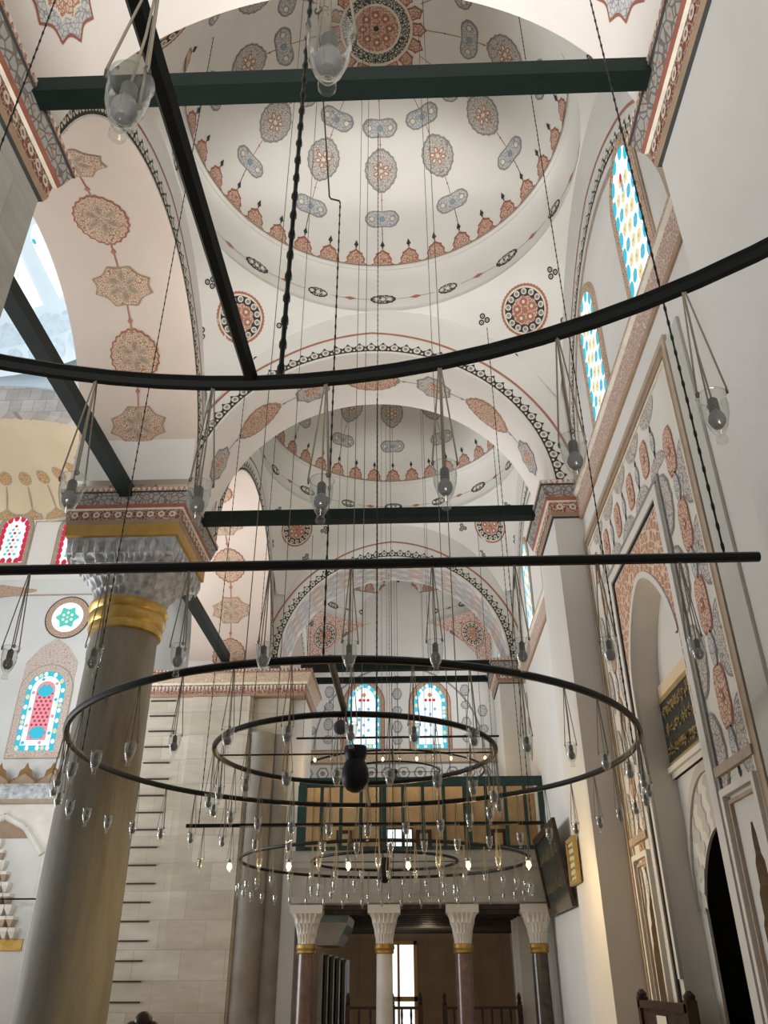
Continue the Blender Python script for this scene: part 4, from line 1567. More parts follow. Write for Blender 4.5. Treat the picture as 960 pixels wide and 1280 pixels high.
for k in range(-5, 6):
    t0_ = k * 0.22 + 0.08
    S = lambda a, b, off, t0_=t0_: MD(t0_ + a / 9.0, radians(52) + b / MR, off)
    o = [(-0.6, -1.0), (0.6, -1.0)] + [(0.6 * cos(pi * q / 12), 0.6 + 0.6 * sin(pi * q / 12)) for q in range(13)]
    decal(mb, S, o, 'sg_white', 4)
    for q in range(5):
        decal(mb, rot2(S, 0, -0.45, -0.8 + 0.4 * q), circ(0.09, 8), 'sg_turq', 5, (1.0,))
        decal(mb, rot2(S, 0, 0.45, -0.8 + 0.4 * q), circ(0.09, 8), 'sg_turq', 5, (1.0,))
md = mb.build('main_dome', None)
tag(md, 'pale bluish main dome glimpsed beyond the brown medallion arch', 'dome', None, 'thing')

# mihrab on the far wall
MX = -12.55
root = thing('mihrab', 'carved marble prayer niche under orange crested cornice beside granite column', 'mihrab', (MX, 25.8, -E), None, 'thing')
mb = MB()
mb.box(MX - 2.3, MX + 2.3, 25.72, 25.98, -E, 4.75, 'marble_warm')
op = [(MX - 1.35, -E + 0.1), (MX + 1.35, -E + 0.1), (MX + 1.35, 3.3), (MX + 0.7, 4.05), (MX, 4.4), (MX - 0.7, 4.05), (MX - 1.35, 3.3)]
for a, b in zip(op[2:], op[3:]):
    mb.tube([(a[0], 25.7, a[1]), (b[0], 25.7, b[1])], 0.10, 'marble_warm', 8)
mb.poly([(p[0], 25.712, p[1]) for p in op], 'plaster_wall')
mb.poly([(MX - 1.0, 25.705, 3.75), (MX + 1.0, 25.705, 3.75), (MX + 0.6, 25.705, 4.0), (MX, 25.705, 4.28), (MX - 0.6, 25.705, 4.0)], 'paint_brown')
mb.build('surround', root, False)
mb = MB()
mb.rects([(MX - 2.4, MX + 2.4, 25.55, 25.98, 4.75), (MX - 2.55, MX + 2.55, 25.4, 25.98, 4.85), (MX - 2.55, MX + 2.55, 25.4, 25.98, 5.2), (MX - 2.65, MX + 2.65, 25.3, 25.98, 5.28)], ['paint_tan', 'marble', 'marble'])
mb.build('entablature', root, False)
mb = MB()
for i in range(6):
    x = MX - 2.1 + 0.84 * i
    mb.poly([(x - 0.42, 25.5, 5.28), (x + 0.42, 25.5, 5.28), (x + 0.36, 25.5, 5.48), (x + 0.24, 25.5, 5.52), (x + 0.2, 25.5, 5.72), (x + 0.08, 25.5, 5.8), (x, 25.5, 5.98), (x - 0.08, 25.5, 5.8), (x - 0.2, 25.5, 5.72), (x - 0.24, 25.5, 5.52), (x - 0.36, 25.5, 5.48)], 'paint_crest')
    mb.poly([(x - 0.42, 25.44, 5.28), (x + 0.42, 25.44, 5.28), (x + 0.3, 25.44, 5.42), (x, 25.44, 5.62), (x - 0.3, 25.44, 5.42)], 'paint_brown')
    mb.box(x - 0.40, x + 0.40, 25.45, 25.5, 5.27, 5.45, 'paint_crest')
mb.build('cresting', root, False)
mb = MB()
for t_ in range(9):
    z0_ = 3.75 - 0.30 * (t_ + 1)
    w_ = 0.12 + 0.13 * t_
    ncell = 2 + t_
    for i in range(ncell):
        x = MX - w_ + 2 * w_ * (i + 0.5) / ncell
        r_ = w_ / ncell * 0.92
        mb.rects([(x - r_ * 0.3, x + r_ * 0.3, 25.60 - 0.02 * t_, 25.71, z0_), (x - r_, x + r_, 25.52 - 0.02 * t_, 25.71, z0_ + 0.18), (x - r_, x + r_, 25.52 - 0.02 * t_, 25.71, z0_ + 0.27)],
                 ['paint_tan' if t_ % 2 else 'marble_warm', 'marble_warm'])
mb.build('stalactite_hood', root, False)
mb = MB()
mb.box(MX - 1.3, MX + 1.3, 25.66, 25.72, 0.75, 1.05, 'gilding')
mb.tube([(MX - 2.6, 25.3, 2.05), (MX + 2.6, 25.3, 2.05)], 0.025, 'iron', 6)
mb.build('gilded_band', root, False)

# ------------------------------------------------------------------ the gallery at the end of the aisle
GY = 17.7
gal = thing('gallery', 'raised gallery with marble parapet and green timber screen on columns', 'gallery', (0.2, GY, 1.31), None, 'thing')
mb = MB()
mb.rects([(-2.5, 2.72, GY + 0.05, 21.5, 1.30), (-2.5, 2.72, GY - 0.02, 21.5, 1.33), (-2.5, 2.72, GY - 0.02, 21.5, 1.44), (-2.5, 2.72, GY + 0.04, 21.5, 1.50), (-2.5, 2.72, GY + 0.04, 21.5, 1.92),
          (-2.5, 2.72, GY - 0.05, 21.5, 1.97), (-2.5, 2.72, GY - 0.05, 21.5, 2.05), (-2.5, 2.72, GY + 0.03, 21.5, 2.10), (-2.5, 2.72, GY + 0.03, 21.5, 2.30)],
         ['marble_parapet'] * 8)
mb.build('marble_parapet', gal, False)
mb = MB()
mb.box(-2.45, 2.70, GY + 0.1, 26.3, 1.22, 1.30, 'wood_ceiling')
for i in range(14):
    y = GY + 0.4 + 0.6 * i
    mb.box(-2.45, 2.70, y - 0.05, y + 0.05, 1.14, 1.22, 'wood_ceiling')
mb.build('timber_soffit', gal, False)
mb = MB()
mb.box(-2.42, 2.80, GY - 0.05, GY + 0.08, 3.56, 3.74, 'green_wood')
mb.box(-2.42, 2.80, GY - 0.03, GY + 0.06, 2.30, 2.37, 'green_wood')
mb.build('green_rail', gal, False)
for x, w in ((-2.34, 0.09), (-0.64, 0.075), (1.12, 0.08), (2.72, 0.10)):
    mb = MB()
    mb.box(x - w, x + w, GY - 0.06, GY + 0.07, 2.30, 3.58, 'green_wood')
    mb.build('green_post', gal, False)
for x in (-1.93, -1.52, -1.10, -0.22, 0.20, 0.64, 1.53, 1.93, 2.34):
    mb = MB()
    mb.box(x - 0.035, x + 0.035, GY - 0.03, GY + 0.04, 2.36, 3.57, 'green_wood')
    mb.build('slim_post', gal, False)
mb = MB()
mb.box(-2.5, 2.72, 19.0, 19.08, 2.3, 3.97, 'wood_tan')
for i in range(9):
    x = -2.3 + 0.6 * i
    mb.box(x - 0.03, x + 0.03, 18.97, 19.0, 2.3, 3.97, 'wood_tan')
for x in (-1.55, 0.22, 1.86):
    mb.box(x - 0.17, x + 0.17, 18.95, 19.0, 2.48, 2.88, 'wood_dark')
    mb.box(x - 0.09, x + 0.09, 18.94, 18.96, 2.56, 2.80, 'wood_tan')
mb.build('timber_back_panel', gal, False)
mb = MB()
mb.box(-0.62, -0.02, 18.94, 19.0, 2.44, 2.92, 'green_wood')
sw_panes = []
for i in range(3):
    for j in range(2):
        x = -0.59 + 0.19 * i
        z = 2.47 + 0.22 * j
        sw_panes.append((x, z))
sw = mb.build('small_window', gal, False)
for x, z in sw_panes:
    mb = MB()
    mb.box(x, x + 0.16, 18.92, 18.95, z, z + 0.19, 'daylight_pane')
    mb.build('window_pane', sw, False)

def gallery_column(x, mat, label):
    root = thing('gallery_column', label, 'column', (x, GY + 0.12, -E), 'columns carrying the gallery', 'thing')
    y = GY + 0.2
    mb = MB()
    mb.lathe((x, y, 0), [(0.20, -E), (0.20, -E + 0.1), (0.175, -E + 0.16), (0.165, -E + 0.3), (0.155, 0.42), (0.155, 0.46)], mat, 32)
    mb.build('shaft', root)
    mb = MB()
    mb.lathe((x, y, 0), [(0.16, 0.44), (0.19, 0.46), (0.18, 0.50), (0.20, 0.54), (0.19, 0.60), (0.16, 0.62)], 'gilding', 32)
    mb.build('gilded_collar', root)
    mb = MB()
    muqarnas(mb, x, y, 0.61, 1.16, 0.17, 0.30, 3, 'marble_warm', 20, 120, 0.16)
    mb.box(x - 0.32, x + 0.32, y - 0.32, y + 0.32, 1.14, 1.29, 'marble_warm')
    mb.build('muqarnas_capital', root)
    return root

gallery_column(-2.16, 'marble_dark', 'red brown gallery column beside the dark folded boards')
gallery_column(-0.62, 'marble_warm', 'pale gallery column next to the bright doorway')
gallery_column(0.92, 'marble_dark', 'brown gallery column rising behind the longer balustrade')
gallery_column(2.39, 'marble_black', 'near black gallery column against the outer wall')

# glazed door behind the gallery
dr = bpy.data.objects.new('door_1', None)
COL.objects.link(dr)
dr.location = (-0.39, EY, 0)
tag(dr, 'bright glazed door with honey wood frame under the gallery', 'door', None, 'structure')
mb = MB()
for a, b, c_, d_ in ((-0.80, -0.70, -E, 0.98), (-0.08, 0.02, -E, 0.98), (-0.80, 0.02, 0.88, 0.98), (-0.80, 0.02, -0.52, -0.40), (-0.55, -0.48, -E, 0.9)):
    mb.box(a, b, EY - 0.06, EY + 0.04, c_, d_, 'wood_honey')
mb.build('door_frame', dr, False)
mb = MB()
mb.box(-0.79, 0.01, EY + 0.01, EY + 0.02, -E, 0.95, 'daylight_pane')
mb.build('door_glass', dr, False)

def balustrade(x0, x1, y, label, ztop=-0.46):
    root = thing('balustrade', label, 'railing', ((x0 + x1) / 2, y, -E), 'dark turned balustrades under the gallery', 'thing')
    mb = MB()
    mb.box(x0, x1, y - 0.04, y + 0.04, ztop - 0.05, ztop, 'wood_dark')
    mb.box(x0, x1, y - 0.03, y + 0.03, -E + 0.06, -E + 0.12, 'wood_dark')
    mb.build('hand_rail', root, False)
    for x in (x0, x1):
        mb = MB()
        mb.box(x - 0.05, x + 0.05, y - 0.05, y + 0.05, -E, ztop + 0.03, 'wood_dark')
        mb.lathe((x, y, ztop), [(0.03, 0.02), (0.05, 0.06), (0.03, 0.1), (0.045, 0.15), (0.012, 0.24)], 'wood_dark', 12)
        mb.build('newel_post', root)
    n = max(3, int((x1 - x0) / 0.17))
    for i in range(1, n):
        x = x0 + (x1 - x0) * i / n
        mb = MB()
        mb.lathe((x, y, 0), [(0.022, -E + 0.1), (0.03, -E + 0.3), (0.016, -E + 0.45), (0.034, -E + 0.7), (0.018, ztop - 0.25), (0.026, ztop - 0.15), (0.02, ztop - 0.04)], 'wood_dark', 8)
        mb.build('baluster', root)
    return root

balustrade(-1.40, -0.72, 19.0, 'short dark balustrade between folded boards and pale column')
balustrade(-0.50, 0.06, 19.0, 'short dark balustrade crossing in front of the bright door')
balustrade(0.55, 2.05, 19.0, 'long dark balustrade behind the brown gallery column')

# dark folded boards standing under the gallery, with the canopy over them
for i in range(5):
    x = -2.02 + 0.125 * i
    root = thing('folded_board', ['widest grey edged', 'second', 'third', 'fourth', 'narrowest innermost'][i] + ' dark board of the upright stack beside red brown column', 'board', (x, 19.6, -E), 'upright boards under the gallery')
    mb = MB()
    mb.box(x - 0.045, x + 0.045, 19.45, 20.3, -E, 0.50 - 0.03 * i, 'board_dark' if i else 'stone_dark')
    mb.build('board_panel', root, False)
    mb = MB()
    mb.tube([(x + 0.03, 19.43, -E), (x + 0.03, 19.43, 0.42 - 0.03 * i), (x + 0.05, 19.45, 0.50 - 0.03 * i)], 0.012, 'silver_edge', 6)
    mb.build('metal_edge', root)
root = thing('canopy', 'dark teal stalactite canopy above the upright boards', 'canopy', (-1.7, 19.3, 0.7), None, 'thing')
mb = MB()
mb.rects([(-2.05, -1.62, 18.6, 20.2, 0.62), (-2.05, -1.50, 18.5, 20.2, 0.80), (-2.05, -1.40, 18.4, 20.2, 1.02), (-2.05, -1.36, 18.4, 20.2, 1.20)], ['stone_dark', 'stone_dark', 'teal_paint'])
for i in range(9):
    y = 18.5 + 0.2 * i
    mb.tube([(-1.45, y, 1.0), (-1.48, y, 0.9), (-1.56, y, 0.74)], [0.06, 0.05, 0.012], 'teal_paint', 8)
mb.build('stalactite_cornice', root, False)

# ------------------------------------------------------------------ pictures, screen, stand
def scribble(mb, P, w, h, rows, mat, seed, thick):
    """flowing calligraphic strokes"""
    rr = random.Random(seed)
    for r_ in range(rows):
        zc = h / 2 - h * (r_ + 0.5) / rows
        x = w * 0.46
        while x > -w * 0.44:
            l = rr.uniform(0.05, 0.13) * w
            hh = rr.uniform(0.15, 0.36) * h / rows
            kind = rr.random()
            if kind < 0.45:
                pts = [(x - l * q / 8, zc - hh * 0.5 + hh * (q / 8 - 0.5) ** 2 * 3) for q in range(9)]
            elif kind < 0.75:
                pts = [(x, zc + hh * 1.1), (x - l * 0.06, zc), (x - l * 0.12, zc - hh * 0.5)]
            else:
                pts = [(x - l * 0.4 + l * 0.35 * cos(q * 0.7), zc + hh * 0.5 * sin(q * 0.7)) for q in range(9)]
            strip(mb, P, pts, thick, mat, 1)
            if rr.random() < 0.4:
                decal(mb, rot2(P, 0, x - l * 0.5, zc - hh * 0.9), [(0, thick), (thick, 0), (0, -thick), (-thick, 0)], mat, 1, (1.0,))
            x -= l * rr.uniform(0.55, 0.9)

# inscription panel in the portal niche
root = thing('inscription_panel', 'dark green inscription panel with gold script inside the portal niche', 'inscription', (XN, 8.72, 1.95), None, 'thing')
mb = MB()
mb.box(XN - 0.05, XN - 0.005, 7.82, 9.62, 2.13, 2.86, 'board_dark')
mb.box(XN - 0.06, XN - 0.005, 7.82, 9.62, 2.84, 2.90, 'board_gold')
mb.box(XN - 0.06, XN - 0.005, 7.82, 9.62, 2.10, 2.15, 'board_gold')
mb.build('panel', root, False)
mb = MB()
P = plane_surf((XN - 0.05, 8.72, 2.5), (0, -1, 0), (0, 0, 1), (-1, 0, 0))
for sd in (3, 8, 21):
    scribble(mb, P, 1.72, 0.68, 3, 'board_gold', sd, 0.020)
mb.build('gold_script', root, False)
mb = MB()
mb.box(XN - 0.04, XN - 0.004, 7.82, 9.62, 2.90, 3.06, 'plaster_gold')
mb.box(XN - 0.04, XN - 0.004, 7.82, 9.62, 1.98, 2.10, 'plaster_blush')
mb.build('border', root, False)

def tilted_picture(name, label, y0, y1, z0, z1, x_top, x_bot, frame, ground, script, fw, seed, rows):
    ym, zm = (y0 + y1) / 2, (z0 + z1) / 2
    root = thing(name, label, 'picture', (x_bot, ym, z0), None, 'thing')
    d = Vector((x_top - x_bot, 0, z1 - z0))
    h = d.length
    d.normalize()
    nrm = Vector((-d.z, 0, d.x))
    O = Vector(((x_top + x_bot) / 2, ym, zm))
    def P(a, b, off):
        return O + Vector((0, -1, 0)) * a + d * b + nrm * off
    w = y1 - y0
    def slab(mb, a0, a1, b0, b1, o0, o1, mat):
        v = [P(a, b, o) for o in (o0, o1) for b in (b0, b1) for a in (a0, a1)]
        mb.add(v, [(0, 2, 3, 1), (4, 5, 7, 6), (0, 1, 5, 4), (2, 6, 7, 3), (0, 4, 6, 2), (1, 3, 7, 5)], mat)
    mb = MB()
    slab(mb, -w / 2, w / 2, h / 2 - fw, h / 2, -0.02, 0.04, frame)
    slab(mb, -w / 2, w / 2, -h / 2, -h / 2 + fw, -0.02, 0.04, frame)
    slab(mb, -w / 2, -w / 2 + fw, -h / 2 + fw, h / 2 - fw, -0.02, 0.04, frame)
    slab(mb, w / 2 - fw, w / 2, -h / 2 + fw, h / 2 - fw, -0.02, 0.04, frame)
    mb.build('picture_frame', root, False)
    mb = MB()
    slab(mb, -w / 2 + fw, w / 2 - fw, -h / 2 + fw, h / 2 - fw, -0.015, 0.01, ground)
    scribble(mb, lambda a, b, off: P(a, b, 0.012 + off), w - 2.6 * fw, h - 2.6 * fw, rows, script, seed, 0.02 if z1 - z0 > 1 else 0.009)
    mb.build('picture_panel', root, False)
    return root

tilted_picture('calligraphy_picture', 'big dark framed calligraphy panel leaning out beyond the small gilt picture', 14.9, 17.55, 1.05, 2.45, 2.44, 2.64, 'wood_dark', 'board_dark', 'board_gold', 0.14, 11, 2)
tilted_picture('text_picture', 'small gilt framed yellow text hung on the pier flank', 12.02, 12.62, 1.14, 1.74, 2.24, 2.24, 'board_gold', 'paper_yellow', 'ink', 0.055, 5, 5)

root = thing('wooden_screen', 'low dark wooden screen with a white notice before the portal', 'screen', (2.45, 9.3, -E), None, 'thing')
mb = MB()
mb.box(2.40, 2.44, 8.45, 10.2, -E + 0.1, -0.24, 'wood_dark')
mb.box(2.37, 2.47, 8.42, 10.24, -0.26, -0.19, 'wood_dark')
mb.build('board', root, False)
for y in (8.45, 10.2):
    mb = MB()
    mb.box(2.37, 2.47, y - 0.05, y + 0.05, -E, -0.16, 'wood_dark')
    mb.lathe((2.42, y, -0.16), [(0.05, 0), (0.055, 0.03), (0.02, 0.07)], 'wood_dark', 12)
    mb.build('post', root, False)
mb = MB()
mb.box(2.388, 2.395, 9.22, 9.58, -0.85, -0.31, 'paper')
P = plane_surf((2.388, 9.4, -0.55), (0, -1, 0), (0, 0, 1), (-1, 0, 0))
for i in range(4):
    strip(mb, P, [(-0.10, 0.12 - 0.08 * i), (0.10, 0.12 - 0.08 * i)], 0.012, 'paint_grey', 0)
mb.build('notice', root, False)

root = thing('carved_stand', 'dark wooden stand whose carved lobed finial just shows below the stone pier', 'stand', (-2.62, 9.0, -E), None, 'thing')
mb = MB()
mb.lathe((-2.62, 9.0, 0), [(0.25, -E), (0.25, -E + 0.05), (0.06, -E + 0.12), (0.045, -1.0), (0.06, -0.7), (0.04, -0.55), (0.06, -0.46)], 'wood_dark', 20)
mb.build('post', root)
mb = MB()
for dx, dz, r_ in ((0, -0.335, 0.085), (-0.10, -0.40, 0.07), (0.10, -0.40, 0.07), (0, -0.43, 0.09), (0.19, -0.45, 0.05), (-0.19, -0.45, 0.05)):
    mb.lathe((-2.62 + dx, 9.0, dz), [(r_ * sin(pi * q / 8), -r_ * cos(pi * q / 8)) for q in range(9)], 'wood_dark', 14, closed_ends=False)
mb.build('carved_finial', root)

# ------------------------------------------------------------------ chandeliers
def vault_z(x, y):
    for t0, t1, cu, r in ARCH:
        if t0 <= y <= t1:
            return ZS + sqrt(max(0.01, r * r - (x - cu) ** 2))
    if y < ARCH[0][0]:
        return Z_RING
    for cy, ay in BAYS:
        if abs(y - cy) <= ay + 0.01:
            rho = math.hypot(x - CX, y - cy)
            if rho < R_RIM:
                return DOME_Z + sqrt(DOME_R ** 2 - rho * rho)
            if x < -3.5:
                return 9.3
            if x > 2.5:
                return 8.0
            return PEND_Z + sqrt(max(0.2, PEND_R ** 2 - rho * rho))
    return 9.5

HX = -0.29 * H
def az_pt(cx, cy, r, az):
    return cx + r * sin(az), cy + r * cos(az)

def chain(mb, x, y, z0, z1, r=0.006, beads=True, mat='wire'):
    if beads:
        n = max(2, int((z1 - z0) / 0.11))
        path, rad = [], []
        for i in range(n):
            for q, k in ((0.0, 1.0), (0.30, 1.0), (0.42, 1.6), (0.62, 1.6), (0.75, 1.0)):
                path.append((x, y, z0 + (z1 - z0) * (i + q) / n))
                rad.append(r * k)
        path.append((x, y, z1))
        rad.append(r)
        mb.tube(path, rad, mat, 5)
    else:
        mb.tube([(x, y, z0), (x, y, z1)], r, mat, 5)

def chandelier(cy, z, label, r_in, near):
    root = thing('chandelier', label, 'chandelier', (HX, cy, z), 'ring chandeliers down the aisle', 'thing')
    R = 1.4 * H
    def circle(r, n=96):
        return [(HX + r * sin(2 * pi * k / n), cy + r * cos(2 * pi * k / n), z) for k in range(n)]
    mb = MB(); mb.tube(circle(R), 0.027, 'iron', 8, True); mb.build('outer_ring', root)
    mb = MB(); mb.tube(circle(r_in, 64), 0.024, 'iron', 8, True); mb.build('inner_ring', root)
    for s in (-1, 1):
        mb = MB()
        dx = -0.022 if near else 0.0
        mb.tube([(HX + dx * 1.6, cy + s * r_in, z + 0.01), (HX + dx * 0.5, cy + s * R, z + 0.01)], 0.024, 'iron', 6)
        mb.build('spoke', root)
    for k in range(4):
        az = radians([2, 92, 181, 268][k])
        x, y = az_pt(HX, cy, R, az)
        mb = MB()
        if k == 2 and cy == CH_Y[1]:      # bent hook rod half way up
            chain(mb, x, y, z, 6.05, 0.0055, True, 'iron')
            mb.tube([(x, y, 6.05), (x - 0.01, y, 6.08), (x - 0.085, y, 6.11), (x - 0.10, y, 6.14), (x - 0.26, y, 8.3), (x - 0.32, y, 9.2)], 0.008, 'iron', 6)
            mb.build('suspension_chain', root)
            continue
        chain(mb, x, y, z, vault_z(x, y), 0.009 if near and k == 0 else 0.0055, True, 'iron')
        mb.build('suspension_chain', root)
    for k in range(4):
        x, y = az_pt(HX, cy, r_in, radians(45 + 90 * k))
        mb = MB()
        chain(mb, x, y, z, vault_z(x, y), 0.0045, False)
        mb.build('suspension_wire', root)
    mb = MB()
    mb.lathe((HX, cy, z), [(0.10, 0.06), (0.105, 0.02), (0.095, -0.02), (0.085, -0.06), (0.11, -0.12), (0.125, -0.19), (0.115, -0.26), (0.075, -0.31), (0.025, -0.335)], 'black_plastic', 28)
    for a in (0, pi / 2):
        mb.tube([(HX - r_in * cos(a), cy - r_in * sin(a), z), (HX + r_in * cos(a), cy + r_in * sin(a), z)], 0.008, 'iron', 6)
    for dx in (-0.05, 0.05):
        chain(mb, HX + dx, cy, z, vault_z(HX, cy), 0.004, False)
    mb.build('hub', root)
    return root

CH_Y = [-0.19 * H, 4.165 * H, 8.51 * H, 22.5]
CH_Z = [H, H, H, 4.9]
chandelier(CH_Y[0], CH_Z[0], 'near ring chandelier whose dark rim sweeps across directly overhead', 0.655 * H, True)
chandelier(CH_Y[1], CH_Z[1], 'middle double ring chandelier passing before the granite column', 0.71 * H, False)
chandelier(CH_Y[2], CH_Z[2], 'farther low ring chandelier before the gallery parapet', 0.71 * H, False)
chandelier(CH_Y[3], CH_Z[3], 'last ring chandelier above the gallery before the end windows', 0.71 * H, False)
for k, cy in enumerate(CH_Y[1:2]):
    root = thing('hanging_globe', 'small grey globe hanging under the inner ring of middle chandelier', 'globe', (HX - 0.05, cy - 0.71 * H, H - 0.16), None, 'thing')
    mb = MB()
    c_ = (HX - 0.03, cy - 0.71 * H, H - 0.10)
    mb.lathe(c_, [(0.055 * sin(pi * q / 12), -0.055 * cos(pi * q / 12)) for q in range(13)], 'grey_globe', 24, closed_ends=False)
    mb.tube([(c_[0], c_[1], c_[2] + 0.05), (c_[0], c_[1], H)], 0.005, 'wire', 6)
    mb.build('globe', root)

BAR_CX, BAR_L = -0.37 * H, 2.66 * H
def lamp_bar(y, z, cx, length, label, near):
    root = thing('chandelier_bar', label, 'lamp bar', (cx, y, z), 'straight lamp bars between chandeliers', 'thing')
    mb = MB()
    mb.tube([(cx - length / 2, y, z), (cx + length / 2, y, z)], 0.025, 'iron', 8)
    mb.build('bar', root, True)
    for s in (-1, 1):
        x = cx + s * (length / 2 - 0.16)
        mb = MB()
        chain(mb, x, y, z, vault_z(x, y), 0.0055 if near else 0.005, True, 'iron')
        mb.build('suspension_chain', root)
    return root

BARS = [(2.0 * H, H, BAR_CX, BAR_L), (6.32 * H, H, BAR_CX, BAR_L), (18.75, 4.87, -0.34, 4.7)]
lamp_bar(*BARS[0], 'long black lamp bar passing in front of the muqarnas capital', True)
lamp_bar(*BARS[1], 'black lamp bar with lit bulbs hanging before the gallery screen', False)
lamp_bar(*BARS[2], 'thin lamp bar with lit bulbs high above the gallery rail', False)

# ------------------------------------------------------------------ hanging lamps
CUP = [(0.0, 0.004), (0.014, 0.0), (0.015, 0.012), (0.009, 0.020), (0.013, 0.028), (0.024, 0.050), (0.034, 0.085), (0.037, 0.115), (0.0355, 0.138), (0.040, 0.150), (0.0395, 0.152), (0.034, 0.140), (0.0355, 0.115), (0.0325, 0.085), (0.022, 0.052), (0.008, 0.034)]
DROP = 0.555        # from the ring down to the foot of the cup
def lamp_meshes(detail):
    seg = 28 if detail == 0 else 14
    out_ = {}
    mb = MB()
    mb.lathe((0, 0, 0), CUP, 'glass', seg, closed_ends=False)
    mb.tube([(0.0385 * sin(2 * pi * k / 24), 0.0385 * cos(2 * pi * k / 24), 0.150) for k in range(24)], 0.0022, 'glass', 6, True)
    out_['glass_cup'] = mb
    for nm, mat in (('bulb', 'bulb_off'), ('bulb_lit', 'bulb_lit')):
        mb = MB()
        mb.lathe((0, 0, 0), [(0.0, 0.046), (0.012, 0.049), (0.020, 0.060), (0.0225, 0.072), (0.020, 0.085), (0.0135, 0.096), (0.0115, 0.104)], mat, seg, closed_ends=False)
        if nm == 'bulb_lit':
            mb.v = [(x * 1.5, y * 1.5, 0.104 + (z - 0.104) * 1.5) for x, y, z in mb.v]  # lit bulbs enlarged, their glow is put into the size
        out_[nm] = mb
    mb = MB()
    mb.lathe((0, 0, 0), [(0.0125, 0.098), (0.014, 0.100), (0.014, 0.134), (0.010, 0.140), (0.003, 0.146)], 'socket', seg)
    mb.tube([(0, 0, 0.14), (0.004, 0.002, 0.3), (0, 0, DROP)], 0.0028 if detail == 0 else 0.0035, 'cord', 5)
    out_['bulb_socket'] = mb
    for k in range(3):
        a = 2 * pi * k / 3 + 0.4
        mb = MB()
        r_ = 0.0028 if detail == 0 else 0.0034
        mb.tube([(0.041 * sin(a), 0.041 * cos(a), 0.138), (0.043 * sin(a), 0.043 * cos(a), 0.155), (0.002 * sin(a), 0.002 * cos(a), DROP)], r_, 'cord', 5)
        ring_ = [(0.043 * sin(a) + 0.006 * cos(2 * pi * q / 10) * cos(a), 0.043 * cos(a) - 0.006 * cos(2 * pi * q / 10) * sin(a), 0.146 + 0.008 * sin(2 * pi * q / 10)) for q in range(10)]
        mb.tube(ring_, 0.0016, 'wire', 5, True)
        out_['cord%d' % k] = mb
    return out_
PROTO = {}
def mesh_of(key, mb, name):
    if key not in PROTO:
        o = mb.build(name, None, True, local=True)
        PROTO[key] = o.data
        bpy.data.objects.remove(o)
    return PROTO[key]
LM = [lamp_meshes(0), lamp_meshes(1)]

def part(name, data, parent):
    o = bpy.data.objects.new(name, data)
    COL.objects.link(o)
    o.parent = parent
    return o

def lamp(x, y, zr, label, group, detail=0, lit=False, drop=0.0, tilt=None):
    root = bpy.data.objects.new('hanging_lamp', None)
    COL.objects.link(root)
    root.location = (x, y, zr + E - DROP)
    root.empty_display_size = 0.05
    root.rotation_euler = (0, 0, rnd.uniform(0, 6.28))
    tag(root, label, 'lamp', group, 'thing')
    L = LM[detail]
    part('glass_cup', mesh_of(('cup', detail), L['glass_cup'], 'glass_cup'), root)
    if lit:
        part('bulb', mesh_of(('bl', detail), L['bulb_lit'], 'bulb'), root)
    else:
        part('bulb', mesh_of(('b', detail), L['bulb'], 'bulb'), root)
    part('bulb_socket', mesh_of(('s', detail), L['bulb_socket'], 'bulb_socket'), root)
    for k in range(3):
        part('cord', mesh_of(('c', detail, k), L['cord%d' % k], 'cord'), root)
    return root

ORD = ['first', 'second', 'third', 'fourth', 'fifth', 'sixth', 'seventh', 'eighth', 'ninth', 'tenth', 'eleventh', 'twelfth', 'thirteenth', 'fourteenth', 'fifteenth',
       'sixteenth', 'seventeenth', 'eighteenth', 'nineteenth', 'twentieth', 'twenty-first', 'twenty-second', 'twenty-third', 'twenty-fourth']

def in_view(x, y, z, m=40):
    d = Vector((x, y, z))
    u, v_, w = d.dot(CAM_R), d.dot(CAM_U), d.dot(CAM_F)
    if w < 0.1:
        return False
    px, py = 480 + FOC * u / w, 640 - FOC * v_ / w
    return -m < px < 960 + m and -m < py < 1280 + m

CAM_R = Vector((0.99937556, 0.03524497, -0.00250471))
CAM_U = Vector((0.01990099, -0.50288548, 0.86412392))
CAM_F = Vector((-0.02919644, 0.86363418, 0.50327287))
FOC = 1004.654

def ring_lamps(ci, r, n, az0, what, group, detail, ring_name):
    cy, z = CH_Y[ci], CH_Z[ci]
    items = []
    for k in range(n):
        az = radians(az0 + 360 / n * k)
        x, y = az_pt(HX, cy, r, az)
        if in_view(x, y, z - 0.45):
            items.append((x, y))
    for side, sel in (('near', [p for p in items if p[1] < cy]), ('far', [p for p in items if p[1] >= cy])):
        sel.sort()
        for i, (x, y) in enumerate(sel):
            lamp(x, y, z, '%s %s from the column on %s rim of %s' % (ORD[i], what, side, ring_name), group, detail)

